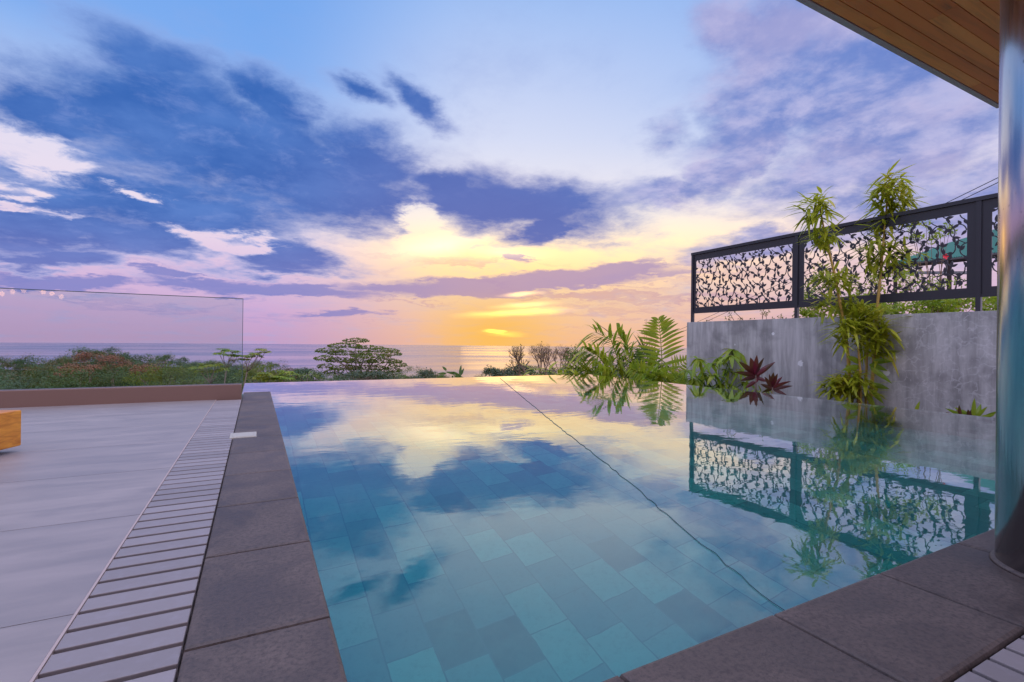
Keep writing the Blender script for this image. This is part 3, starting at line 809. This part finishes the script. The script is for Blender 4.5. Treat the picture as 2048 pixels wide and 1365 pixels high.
# spreading rain tree
D = 58; base = atD(722, 830, D)
g = empty('spreading_tree', base, 'large spreading umbrella shaped tree standing alone against the sea', 'tree')
tr = MB(); lv = Leaves()
fork = atD(722, 762, D); limb(tr, base, fork, .40, .26, .04)
PADS = [(712, 681, 22, 6), (690, 691, 30, 7), (738, 695, 26, 5), (766, 701, 30, 6), (784, 708, 16, 5), (660, 701, 24, 7), (648, 716, 14, 7), (700, 706, 40, 7), (742, 712, 34, 6), (680, 720, 26, 7), (652, 732, 12, 6), (722, 722, 30, 7), (770, 722, 32, 6), (796, 730, 16, 6), (690, 735, 24, 7), (740, 735, 34, 7), (780, 740, 20, 6), (668, 743, 16, 7)]
for (x, y, a, b) in PADS:
    dd = D + random.uniform(-2.5, 2.5); c = atD(x, y, dd); k = dd / F
    limb(tr, fork + rv() * .2, c - Vector((0, 0, b * k * .4)), .13, .03, .14)
    for s_ in range(3): limb(tr, c - Vector((0, 0, b * k * .5)), c + rgt0 * random.uniform(-a, a) * k * .8 + fwd * random.uniform(-1.4, 1.4), .035, .012, .1, 3)
    b *= .72
    for i in range(int(22 * a * b / 9)):
        d = rv(); q = c + rgt0 * (d.x * a * k * 1.08) + fwd * (d.y * 2.0) + Vector((0, 0, d.z * b * k * .95 + abs(d.x) ** 2 * -b * k * .35))
        lv.add(q, random.uniform(.22, .42), (Vector((0, 0, 1)) + rv() * .8).normalized())
tr.build('trunk', M['bark'], g); lv.build('crown', M['olive'], g, 5)

# cecropia trees: thin stems with umbrella whorls of big lobed leaves
def whorl(mb, c, rad, up=Vector((0, 0, 1)), n=9):
    for i in range(n):
        a = 2 * math.pi * i / n + random.uniform(-.2, .2)
        d = Vector((math.cos(a), math.sin(a), random.uniform(-.05, .40)))
        st = c + d.normalized() * rad * .30
        for k in range(5):
            b = a + (k - 2) * .55; dd = Vector((math.cos(b), math.sin(b), d.z - .15))
            mb.leaf(st, dd, rad * random.uniform(.5, .68) * (1 - .12 * abs(k - 2)), rad * .22, .34, None, 3, .15)
CEC = [('slim cecropia tree with flat whorls of leaves behind the end of the glass pane', 26, (447, 790), [(447, 700), (466, 704), (438, 707), (458, 710), (476, 712)], 'green_leaf'),
       ('leaning cecropia tree with leaf whorls just right of the glass pane edge', 26, (470, 800), [(497, 712), (522, 699), (531, 704), (509, 707), (488, 718), (515, 712)], 'yellow_leaf'),
       ('yellowish cecropia tree seen low through the glass pane', 24, (425, 800), [(392, 735), (412, 730), (432, 730), (444, 738), (402, 742), (428, 742)], 'yellow_leaf'),
       ('short cecropia crown showing just above the far left pool edge', 24, (530, 800), [(528, 748), (540, 752), (518, 756), (534, 758)], 'yellow_leaf'),
       ('small bushy cecropia crown above the pool edge left of the spreading tree', 24, (575, 800), [(573, 744), (584, 750), (562, 754), (576, 756), (555, 758)], 'green_leaf')]
for lab, D, b, ws, lm in CEC:
    base = atD(b[0], b[1], D); base.z = min(base.z, ground_z(b[0], D) + .3)
    g = empty('cecropia_tree', base, lab, 'tree'); tr = MB(); lf = MB()
    mx = sum(v[0] for v in ws) / len(ws); my = max(v[1] for v in ws) + 12
    fk = atD(mx * .6 + b[0] * .4, my + 14, D); limb(tr, base, fk, .045, .03, .03)
    for (x, y) in ws:
        c = atD(x, y, D + random.uniform(-.5, .5)); limb(tr, fk, c, .022, .012, .08); whorl(lf, c, random.uniform(.42, .56))
    tr.build('trunk', M['bark'], g, True); lf.build('crown', M[lm], g)
# other single trees in front of the wood
def leafy_tree(lab, px, D, ytop, ybase, wpx, m, n, lobes=9, size=.3, name='leafy_tree'):
    k = D / F; base = atD(px, ybase, D); top = atD(px, ytop, D); hgt = top.z - base.z; rx = wpx * k / 2
    g = empty(name, base, lab, 'tree'); tr = MB(); lv = Leaves()
    fk = base + Vector((0, 0, hgt * .35)); limb(tr, base, fk, rx * .06 + .05, rx * .045 + .03, .05)
    for i in range(7):
        d = rv(); limb(tr, fk, fk + Vector((d.x * rx * .7, d.y * rx * .7, hgt * random.uniform(.25, .5))), rx * .03, .015, .12)
    crown(lv, base + Vector((0, 0, hgt * .62)), rx, hgt * .40, n, size, lobes)
    tr.build('trunk', M['bark'], g); lv.build('crown', M[m], g, int(px))
leafy_tree('dark round tree on the skyline left of the bare trees', 985, 55, 730, 790, 44, 'haze_leaf', 700, 10, .26)
leafy_tree('low dark tree beneath the bare trees above the pool edge', 1040, 60, 728, 790, 64, 'haze_leaf', 900, 12, .28)
leafy_tree('small leaved dark tree right of the bare trees', 1148, 45, 692, 775, 58, 'olive', 650, 16, .20)
leafy_tree('broad olive tree low in front of the sea left of the spreading tree', 610, 95, 735, 800, 90, 'forest', 700, 10, .5)
leafy_tree('broad bright green flat crowned tree seen through the right part of the glass', 330, 60, 730, 850, 150, 'olive', 2600, 18, .30)
leafy_tree('reddish brown round tree on the hilltop seen through the glass', 180, 135, 700, 765, 62, 'rust', 1500, 11, .36)
leafy_tree('wide rust coloured tree just right of the hilltop behind the glass', 226, 132, 708, 772, 76, 'rust', 1700, 12, .36)
leafy_tree('low maroon brown tree below the hilltop behind the glass', 160, 122, 722, 786, 84, 'rust', 1700, 12, .36)
leafy_tree('small orange brown tree in the middle of the forest behind the glass', 290, 116, 722, 790, 52, 'rust', 1000, 9, .34)
leafy_tree('tall dark crowned tree standing above the forest left of the hilltop', 128, 215, 708, 770, 34, 'haze_leaf', 700, 7, .45)
leafy_tree('low dark bush growing around the foot of the spreading tree', 735, 52, 738, 800, 130, 'haze_leaf', 1700, 16, .26)
leafy_tree('green crowned tree behind the cecropias', 520, 75, 724, 820, 110, 'olive', 1800, 14, .34)
leafy_tree('dark green tree rising right of the spreading tree', 850, 110, 738, 800, 60, 'haze_leaf', 700, 10, .5)
# bare trees
def bare(lab, px, D, ytop, ybase, wpx, seed, m='twig', leafn=0):
    rnd = random.Random(seed); base = atD(px, ybase, D); k = D / F; g = empty('bare_tree', base, lab, 'tree'); tr = MB(); tips = []
    def grow(p, d, L, r, lev):
        q = p + d * L; tr.tube([p, p + d * L * .5 + rv() * L * .05, q], [r, r * .85, r * .65], 5, False)
        if lev == 0: tips.append(q); return
        for i in range(3 if lev > 2 else 4):
            e = (d + Vector((rnd.uniform(-1, 1), rnd.uniform(-1, 1), rnd.uniform(-.1, .55))) * .62).normalized()
            grow(q if i else p + d * L * .7, e, L * rnd.uniform(.60, .80), r * .58, lev - 1)
    hgt = (ybase - ytop) * k
    for s_ in range(2): grow(base + Vector((s_ * .2, 0, 0)), Vector((rnd.uniform(-.2, .2) + (s_ - .5) * .4, 0, 1)).normalized(), hgt * .36, .09, 5)
    tr.build('branches', M[m], g)
    if leafn:
        lv = Leaves()
        for q in tips:
            if rnd.random() < leafn: lv.add(q, .16)
        if lv.c: lv.build('leaves', M['olive'], g, seed)
bare('bare twiggy tree left of two on the skyline', 1046, 46, 700, 775, 50, 4, leafn=.12)
bare('taller bare twiggy tree beside the dark leaved tree', 1086, 46, 688, 775, 60, 9, leafn=.08)
bare('bare grey tree half hidden behind the ginger plant', 1118, 52, 696, 775, 50, 15, leafn=.10)

# ------------------------------------------------------------------ plants
def cluster(lf, c, n, L, wd, spread=1.0, down=.2, out=None, droop=.3, rad=.02):
    for i in range(n):
        d = rv() * spread + Vector((0, 0, -down))
        if out is not None: d += out
        lf.leaf(Vector(c) + rv() * rad, d, L * random.uniform(.6, 1.15), wd * random.uniform(.75, 1.2), droop, None, 4, .22)
# bamboo clump
BZ = -.45
b0 = Vector((7.62, 4.45, BZ))
DB = (b0 - CAM).dot(fwd)
bam = empty('bamboo_clump', b0, 'clump of young yellow stemmed bamboo growing in front of the concrete wall', 'bamboo')
CULM = [([(1702, 830), (1697, 720), (1690, 660), (1668, 545), (1650, 470), (1638, 405)], [(1632, 418, 44, 30), (1640, 398, 30, 14), (1652, 470, 38, 20), (1640, 480, 34, 14), (1655, 552, 36, 18), (1682, 560, 36, 20), (1650, 612, 34, 18), (1690, 606, 40, 22)], .30),
        ([(1738, 832), (1748, 720), (1752, 640), (1762, 540), (1770, 450), (1778, 365)], [(1780, 362, 40, 22), (1792, 372, 40, 16), (1765, 385, 38, 22), (1800, 400, 34, 22), (1776, 420, 42, 26), (1765, 452, 36, 20), (1755, 492, 38, 20), (1790, 500, 44, 18), (1752, 525, 30, 12), (1815, 440, 26, 8), (1790, 530, 34, 14)], .30),
        ([(1722, 832), (1720, 740), (1716, 690), (1708, 640)], [(1705, 655, 44, 34), (1690, 668, 46, 26), (1722, 640, 40, 24), (1716, 622, 40, 12)], .30),
        ([(1731, 832), (1733, 735), (1735, 690), (1738, 650)], [(1748, 655, 48, 40), (1765, 672, 44, 30), (1738, 690, 44, 28), (1762, 690, 42, 24), (1740, 630, 40, 16)], .30),
        ([(1716, 834), (1716, 770), (1714, 740)], [(1690, 765, 46, 36), (1672, 772, 38, 26), (1700, 785, 40, 26), (1735, 778, 38, 14), (1712, 760, 40, 20)], .28)]
for ci, (path, cl, L0) in enumerate(CULM):
    off = [0, .10, -.12, .05, -.05][ci]
    pts = [atD(x, y, DB + off) for x, y in path]; pts[0].z = BZ - .03
    # nodes: slight swelling along the stem
    fine = []
    for a, b in zip(pts[:-1], pts[1:]):
        for i in range(6): fine.append(a + (b - a) * i / 6)
    fine.append(pts[-1]); r0 = .027 if ci < 2 else .02
    mb = MB(); mb.tube(fine, [(r0 * (1 - .62 * i / len(fine))) * (1.16 if i % 3 == 0 else 1) for i in range(len(fine))], 8); lf = MB(); tw = mb
    for (x, y, rp, n_) in cl:
        c = atD(x, y, DB + off + random.uniform(-.12, .12)); k = DB / F
        s_ = min(range(len(fine)), key=lambda q: (fine[q] - c).length)
        if (fine[s_] - c).length > .03: tw.tube([fine[s_], (fine[s_] + c) / 2 + Vector((0, 0, .03)), c], .004, 5)
        for i in range(int(n_ * 2.5)):
            d = rv(); d.z = d.z * .6 + (-.15 if ci < 2 else .05)
            o_ = (c - fine[s_]) * 1.5; d += o_
            st = c + rv() * rp * k * .42
            lf.leaf(st, d, L0 * rp / 42 * random.uniform(.7, 1.25), .047 * random.uniform(.7, 1.25), random.uniform(.05, .32), None, 4, .2)
    mb.build('culm', M['bamboo_culm'], bam, True)
    lf.build('tufts', M['bamboo_leaf'], bam)
lf = MB()
for (x, y, dxx, dyy, L) in [(1722, 735, -1, .05, .34), (1722, 728, -.7, .5, .30), (1738, 730, .9, -.1, .30), (1740, 735, .7, -.5, .32), (1725, 742, -.6, -.35, .28), (1745, 725, .8, .25, .26), (1738, 770, .9, .0, .28), (1742, 780, .6, -.5, .25), (1735, 790, .5, -.6, .22)]:
    lf.leaf(atD(x, y, DB - .1), rgt0 * dxx + Vector((0, 0, dyy)) + fwd * random.uniform(-.5, .1), L, .085, .2, fwd, 6, .25)
lf.build('broad_leaves', M['green_leaf'], bam)

# pinnate palm behind the pool corner
D = 11.6; pb = atD(1322, 792, D)
g = empty('palm_plant', pb, 'feathery palm plant with one tall upright frond beside the concrete wall', 'palm')
def frond(path, n, Lmax, wd, D_, seg_side=None, droop=.16):
    fr = MB(); pts = [atD(x, y, D_ + dz_) for x, y, dz_ in path]
    fine = []
    for a, b in zip(pts[:-1], pts[1:]):
        for i in range(8): fine.append(a + (b - a) * i / 8)
    fine.append(pts[-1]); N_ = len(fine)
    fr.tube(fine, [.013 * (1 - .8 * i / N_) + .002 for i in range(N_)], 6)
    for i in range(n):
        t_ = .22 + .78 * i / (n - 1); f_ = t_ * (N_ - 1); j = min(int(f_), N_ - 2); p = fine[j] + (fine[j + 1] - fine[j]) * (f_ - j)
        tan = (fine[j + 1] - fine[j]).normalized(); sd_ = tan.cross(fwd).normalized()
        L = Lmax * (.55 + .45 * math.sin(math.pi * min(1, .2 + t_ * .75))) * (1 - .45 * max(0, t_ - .7) / .3)
        for s in (-1, 1):
            d = sd_ * s * .95 + tan * (.30 + .45 * t_) + fwd * random.uniform(-.22, .22)
            fr.leaf(p, d, L * random.uniform(.9, 1.08), wd * random.uniform(.85, 1.1), droop, fwd, 6, .2)
    return fr
frond([(1322, 790, 0), (1324, 720, 0), (1321, 675, -.1), (1317, 641, -.2)], 14, .66, .075, D).build('frond', M['fern_leaf'], g)
frond([(1322, 790, .2), (1345, 745, .3), (1372, 722, .5)], 10, .5, .06, D).build('frond', M['fern_leaf'], g)
frond([(1320, 790, -.2), (1292, 750, -.5), (1262, 738, -.8)], 10, .5, .065, D).build('frond', M['green_leaf'], g)
frond([(1325, 792, -.3), (1340, 765, -.8), (1362, 752, -1.2)], 9, .45, .06, D).build('frond', M['green_leaf'], g)
frond([(1318, 792, .3), (1300, 730, .5), (1283, 700, .6)], 11, .5, .06, D).build('frond', M['dark_leaf'], g)
lf = MB(); cluster(lf, atD(1335, 765, D - .6), 80, .5, .075, 1.0, -.25, None, .4, .2); cluster(lf, atD(1298, 765, D - .4), 70, .45, .08, 1.0, -.3, None, .4, .2); lf.build('lower_leaves', M['green_leaf'], g)
# ginger plant with arching leafy shoots
D = 12.2; pb = atD(1245, 800, D)
g = empty('ginger_plant', pb, 'bushy ginger plant with arching leafy shoots at the far right pool corner', 'plant')
for si, (path, lm) in enumerate([([(1245, 800, 0), (1240, 730, -.2), (1222, 680, -.4), (1190, 664, -.5)], 'green_leaf'), ([(1250, 800, 0), (1262, 730, .1), (1252, 690, .1), (1236, 668, 0)], 'green_leaf'),
                                 ([(1240, 800, -.3), (1218, 740, -.8), (1196, 712, -1.1), (1172, 700, -1.3)], 'fern_leaf'), ([(1255, 800, .2), (1278, 735, .4), (1288, 690, .4)], 'dark_leaf'),
                                 ([(1235, 800, -.3), (1205, 758, -.8), (1168, 742, -1.2), (1140, 742, -1.4)], 'fern_leaf'), ([(1262, 800, 0), (1290, 750, -.2), (1312, 725, -.2)], 'green_leaf'),
                                 ([(1250, 800, .3), (1240, 740, .5), (1256, 700, .4)], 'dark_leaf'), ([(1238, 800, -.6), (1222, 765, -1.2), (1200, 748, -1.6)], 'green_leaf'), ([(1230, 800, .6), (1225, 750, .8), (1215, 715, .8)], 'dark_leaf'), ([(1265, 800, .5), (1270, 755, .5), (1268, 722, .6)], 'green_leaf'), ([(1222, 800, .2), (1200, 770, 0), (1185, 738, -.1)], 'green_leaf'), ([(1280, 800, .5), (1285, 770, .3), (1292, 745, .2)], 'dark_leaf')]):
    sh = MB(); pts = [atD(x, y, D + dz_) for x, y, dz_ in path]; sh.tube(pts, [.018 - .004 * i for i in range(len(pts))], 6)
    fine = [a + (b - a) * i / 5 for a, b in zip(pts[:-1], pts[1:]) for i in range(5)] + [pts[-1]]
    for j, p in enumerate(fine[2:] + [(a + b) / 2 for a, b in zip(fine[4:-1], fine[5:])]):
        jj = min(range(len(fine)), key=lambda q: (fine[q] - p).length); tan = (fine[min(jj + 1, len(fine) - 1)] - fine[max(jj - 1, 0)]).normalized()
        for s in (-1, 1):
            sd_ = tan.cross(fwd).normalized()
            sh.leaf(p, sd_ * s * random.uniform(.45, .85) + tan * .9 + fwd * random.uniform(-.6, .4), random.uniform(.45, .72), random.uniform(.055, .08), random.uniform(.2, .75), None, 6, .22)
    sh.build('shoot', M[lm], g)
lf = MB()
for (x, y) in [(1215, 745), (1240, 740), (1265, 745), (1195, 758), (1230, 725), (1258, 722), (1285, 755), (1205, 735)]: cluster(lf, atD(x, y, D + random.uniform(-.3, .5)), 16, .55, .075, 1.0, -.45, None, .55, .12)
lf.build('lower_leaves', M['fern_leaf'], g)
tw = MB(); tw.tube([atD(1226, 672, D - .3), atD(1212, 660, D - .3), atD(1198, 650, D - .3)], [.012, .010, .004], 6); tw.build('dry_tip', M['twig'], g)
# low heliconia leaves left of it
D = 10.6
for lab, px, py, n_ in [('low green heliconia leaves spilling over the far pool edge', 1150, 775, 26), ('low spreading green leaves at the far pool edge below the dark tree', 1108, 775, 20)]:
    pb = atD(px, py, D); g = empty('heliconia', pb, lab, 'plant'); lf = MB(); st = MB()
    for i in range(n_):
        q = atD(px + random.uniform(-45, 45), random.uniform(738, 768), D + random.uniform(-.5, .9))
        st.tube([pb + rv() * .05, (pb + q) / 2 + rv() * .05, q], [.012, .009, .006], 5)
        lf.leaf(q, rgt0 * random.uniform(-1, .8) + Vector((0, 0, random.uniform(-.05, .5))) + fwd * random.uniform(-.4, .4), random.uniform(.3, .55), random.uniform(.07, .12), random.uniform(.2, .6), None, 6, .25)
    lf.build('leaves', M['fern_leaf'], g); st.build('stems', M['dark_leaf'], g)
# banana-like plant peeping over the far edge
D = 11.5
pb = atD(905, 800, D); g = empty('banana_plant', pb, 'small dark banana plant tip peeping over the middle of the far pool edge', 'plant'); lf = MB()
for (x, y, a, b_, L) in [(893, 748, -1, .15, .16), (893, 742, -.5, .6, .12), (903, 744, .7, -.25, .20), (906, 752, 1, -.1, .24), (919, 752, .1, 1, .22), (921, 752, .3, .9, .16), (888, 752, -.8, -.1, .14), (912, 750, -.9, .4, .2)]:
    lf.leaf(atD(x, y, D), rgt0 * a + Vector((0, 0, b_)) + fwd * .2, L * 1.5, .06, .2, fwd, 5, .25)
lf.tube([pb, atD(905, 752, D)], [.03, .02], 6); lf.build('leaves', M['dark_leaf'], g)
# shrub with seed heads behind the palm
D = 16; pb = atD(1292, 800, D); g = empty('seeding_shrub', pb, 'thin twiggy shrub with brown seed heads behind the palm frond', 'shrub'); tr = MB(); lv = Leaves()
for i in range(26):
    q = atD(1290 + random.gauss(0, 9), random.uniform(643, 720), D + random.uniform(-.3, .3)); tr.tube([pb + (q - pb) * .25 + rv() * .1, (pb + q) / 2 + rv() * .08, q], [.009, .006, .003], 5)
    for k in range(16): lv.add(q + rv() * random.uniform(0, .14), random.uniform(.03, .06))
tr.build('stems', M['twig'], g); lv.build('tufts', M['bark'], g, 4)  # the bark coloured faces are seed heads, not leaves
# schefflera against the wall
pb = atX(1425, 800, 7.9); pb.z = -.46; D = (pb - CAM).dot(fwd)
g = empty('umbrella_shrub', pb, 'green umbrella shrub with drooping leaf whorls against the left end of the wall', 'shrub'); lf = MB(); st = MB()
for (x, y, rp) in [(1395, 718, 30), (1420, 728, 34), (1440, 716, 30), (1468, 700, 44), (1462, 712, 36), (1405, 745, 32), (1388, 758, 34), (1430, 752, 32), (1455, 742, 30), (1482, 742, 28), (1446, 768, 30), (1412, 772, 30), (1472, 770, 28), (1492, 765, 26), (1378, 742, 26), (1425, 785, 26), (1460, 788, 24), (1484, 782, 24)]:
    c = atD(x, y, D + random.uniform(-.45, .35)); k = D / F
    st.tube([pb + rv() * .06, (pb + c) / 2 + rv() * .06, c], [.014, .010, .005], 6)
    for i in range(11):
        a = 2 * math.pi * i / 11 + random.uniform(-.2, .2)
        lf.leaf(c, Vector((math.cos(a), math.sin(a), random.uniform(-.9, .55))), rp * k * random.uniform(.55, 1.25), rp * k * random.uniform(.20, .32), random.uniform(.15, .85), None, 5, .25)
st.build('stems', M['dark_leaf'], g); lf.build('leaves', M['green_leaf'], g)
# cordylines
def cordyline(lab, px, py, X_, stems, leaves):
    pb = atX(px, py, X_); D_ = (pb - CAM).dot(fwd); pb.z = -.46
    g = empty('cordyline', pb, lab, 'plant'); st = MB(); lf = MB()
    for (x, y) in stems: st.tube([pb, (pb + atD(x, y, D_)) / 2, atD(x, y, D_)], [.02, .016, .012], 8)
    for (x0, y0, x1, y1, wpx) in leaves:
        a, b = atD(x0, y0, D_ + random.uniform(-.04, .04)), atD(x1, y1, D_ + random.uniform(-.22, .18)); L = (b - a).length
        lf.leaf(a, b - a + Vector((0, 0, .12 * L)), L * 1.02, wpx * .85 * D_ / F, .12, fwd + rv() * .5, 7, .3)
    st.build('stem', M['bark'], g, True); lf.build('leaves', M['red_leaf'], g)
cordyline('tall crimson cordyline with upright strap leaves in front of the wall', 1512, 795, 7.75, [(1511, 752)],
          [(1511, 752, 1476, 722, 13), (1511, 750, 1500, 712, 15), (1512, 750, 1514, 706, 13), (1512, 750, 1530, 712, 12), (1512, 752, 1553, 722, 12), (1511, 754, 1470, 745, 11), (1512, 748, 1506, 724, 11), (1513, 752, 1544, 732, 10), (1511, 756, 1482, 762, 10), (1513, 756, 1535, 764, 9), (1512, 766, 1520, 740, 9), (1511, 764, 1492, 776, 9), (1511, 752, 1488, 732, 10)])
cordyline('low dark red cordyline with spreading leaves beside the taller one', 1545, 800, 7.6, [(1545, 775)],
          [(1545, 775, 1547, 742, 12), (1545, 775, 1556, 745, 9), (1546, 777, 1584, 762, 9), (1546, 779, 1586, 772, 9), (1544, 777, 1528, 752, 9), (1544, 779, 1520, 768, 9), (1546, 779, 1572, 790, 9), (1545, 776, 1538, 745, 10), (1544, 780, 1524, 786, 9), (1546, 776, 1566, 752, 8)])
lf = MB(); pb = atX(1490, 800, 7.7); pb.z = -.46; D = (pb - CAM).dot(fwd)
g = empty('ground_cover_plant', pb, 'low grassy green plant at the foot of the red cordylines', 'plant')
for i in range(60):
    p = atD(random.uniform(1440, 1545), random.uniform(782, 800), D + random.uniform(-.25, .25)); lf.leaf(p, rv() * .7 + Vector((0, 0, .8)), random.uniform(.12, .26), .03, .3, None, 4, .2)
lf.build('leaves', M['green_leaf'], g)
# small plants near the column
pb = atX(1940, 850, 7.3); pb.z = -.46; D = (pb - CAM).dot(fwd)
g = empty('bromeliad', pb, 'small bromeliad with green and red leaves at the wall foot near the column', 'plant')
lf = MB(); rl = MB()
for (x0, y0, x1, y1, wpx, r_) in [(1950, 838, 1949, 794, 12, 0), (1953, 838, 1975, 812, 10, 0), (1948, 838, 1908, 812, 9, 0), (1940, 840, 1890, 813, 8, 0), (1955, 840, 1990, 828, 9, 0), (1960, 842, 1998, 820, 9, 0), (1955, 838, 1962, 806, 10, 0), (1945, 840, 1925, 818, 8, 0),
                               (1925, 838, 1913, 812, 8, 1), (1922, 838, 1918, 808, 7, 1), (1940, 838, 1936, 818, 8, 1), (1942, 838, 1944, 816, 7, 1), (1912, 840, 1892, 822, 8, 1), (1938, 838, 1928, 822, 7, 1)]:
    a, b = atD(x0, y0, D), atD(x1, y1, D + random.uniform(-.1, .1)); (rl if r_ else lf).leaf(a, b - a, (b - a).length, wpx * D / F, .06, fwd + rv() * .4, 6, .3)
lf.tube([pb, atD(1945, 840, D)], [.02, .015], 6)
lf.build('leaves', M['green_leaf'], g); rl.build('red_leaves', M['red_leaf'], g)
pb = atX(1830, 840, 7.3); D = (pb - CAM).dot(fwd); top_ = atD(1837, 810, D); pb.z = -.46
lf = MB(); lf.leaf(atD(1832, 826, D), top_ - atD(1832, 826, D), .16, .05, .05, fwd, 6, .3); lf.tube([pb, atD(1832, 826, D)], [.006, .004], 6)
tag(lf.build('seedling', M['green_leaf']), 'single green leaf of a seedling standing before the bare wall', 'plant')

# ------------------------------------------------------------------ behind the fence
# open sided shelter with a green sheet roof
DR = 21.0
A = atD(1772, 531, DR + 3); B = atD(2150, 487, DR - 5); C_ = atD(2150, 412, DR - 1); D_ = atD(1900, 486, DR + 6)
g = empty('green_roofed_shelter', (B.x, B.y, -3), 'open shelter with a green corrugated sheet roof seen through the fence', 'shelter')
mb = MB(); NU, NV = 150, 2
# corrugations run down the slope
eu = (B - A); ev = (D_ - A)
top2 = C_
for i in range(NU + 1):
    t_ = i / NU; lo = A + (B - A) * t_; hi_ = D_ + (top2 - D_) * t_
    nrm = (B - A).cross(hi_ - lo).normalized(); nrm = nrm if nrm.z > 0 else -nrm
    o_ = nrm * (.03 if i % 2 else -.03)
    for j in range(NV + 1): mb.v.append(tuple(lo + (hi_ - lo) * j / NV + o_))
for i in range(NU):
    for j in range(NV):
        a = i * (NV + 1) + j; mb.f.append((a, a + NV + 1, a + NV + 2, a + 1))
o = mb.build('roof_sheet', M['green_roof'], g)
sol = o.modifiers.new('solid', 'SOLIDIFY'); sol.thickness = .02
mb = MB(); dn = Vector((0, 0, -.12)); mb.tube([A + dn, B + dn], .10, 6); mb.build('eave_beam', M['dark_timber'], g)
mb = MB(); q0 = atD(1790, 536, DR + 2.6); q1 = atD(1795, 546, DR + 2.6); q2 = atD(1940, 546, DR - .5); mb.tube([q0, q1, q1 + (q2 - q1) * .02, q2], .07, 8); mb.build('gutter_pipe', M['white_pvc'], g, True)
for px in (1800, 1935, 2060):
    mb = MB(); t_ = (px - 1772) / 378; p = A + (B - A) * t_ + dn * 1.9; mb.tube([Vector((p.x, p.y, -3)), p], .08, 8); mb.build('post', M['dark_timber'], g)
# bushes and vines behind the wall
def bush(name, lab, pts, n, size, m, D_, cat='shrub', spreadpx=14, flower=False, basepx=None):
    cx = sum(p[0] for p in pts) / len(pts); pb = atD(cx, 690, D_); g = empty(name, pb, lab, cat); lv = Leaves(); tr = MB()
    for (x, y, rp) in pts:
        c = atD(x, y, D_ + random.uniform(-.5, .5)); k = D_ / F
        tr.tube([pb + rv() * .1, (pb + c) / 2 + rv() * .12, c], [.014, .009, .005], 5)
        for i in range(max(6, int(n * rp / 14))):
            d = rv(); lv.add(c + d * rp * k * random.uniform(.2, 1.0), size * random.uniform(.7, 1.3), (rv() + Vector((0, 0, .6))).normalized())
    tr.build('stems', M['twig'], g); lv.build('leaves', M[m], g, len(pts))
    if flower:
        fl = MB(); c = atD(flower[0], flower[1], D_ - .4)
        for i in range(5):
            a = 2 * math.pi * i / 5; fl.leaf(c, rgt0 * math.cos(a) + Vector((0, 0, math.sin(a))) - fwd * .4, .09, .075, .1, fwd, 4, .3)
        fl.build('flower', M['red_flower'], g)
rr = random.Random(3)
bush('trailing_shrub', 'thin sparse shrub tips showing above the left part of the wall', [(rr.uniform(1415, 1590), rr.uniform(622, 650), 9) for i in range(16)], 22, .045, 'olive', 10.5)
bush('leafy_hedge', 'bright leafy hedge in the gap between the fence and the right part of the wall', [(rr.uniform(1600, 2040), rr.uniform(596, 640), 20) for i in range(60)], 75, .085, 'green_leaf', 11.2)
bush('climbing_vine', 'vine with small green leaves climbing behind the second fence panel left half', [(rr.uniform(1600, 1780), rr.uniform(530, 630), 15) for i in range(30)], 30, .09, 'yellow_leaf', 12)
bush('hibiscus_shrub', 'tall loose green shrub with one red flower before the green shelter', [(rr.uniform(1800, 1950), rr.uniform(440, 480), 14) for i in range(9)] + [(rr.uniform(1790, 2000), rr.uniform(540, 610), 17) for i in range(22)] + [(1830, 540, 10), (1850, 512, 10)], 32, .095, 'green_leaf', 13, flower=(1890, 513))
bush('dark_shrub', 'dark leafy shrub behind the lower left corner of the second fence panel', [(rr.uniform(1605, 1660), rr.uniform(560, 620), 18) for i in range(9)], 40, .10, 'dark_leaf', 15)
# overhead power cables running down past the wall
for (ya, yc, lab) in [(352, 632, 'upper black power cable sloping down behind the fence'), (362, 638, 'lower black power cable sloping down behind the fence')]:
    a = atD(2110, ya - 52, 14); b = atD(1180, yc + 96, 60); pts = []
    for i in range(41):
        t_ = i / 40; p = a + (b - a) * t_; p.z -= .9 * math.sin(math.pi * t_) * .6; pts.append(p)
    mb = MB(); mb.tube(pts, .012, 6); tag(mb.build('power_cable', M['cable']), lab, 'cable', 'power cables')
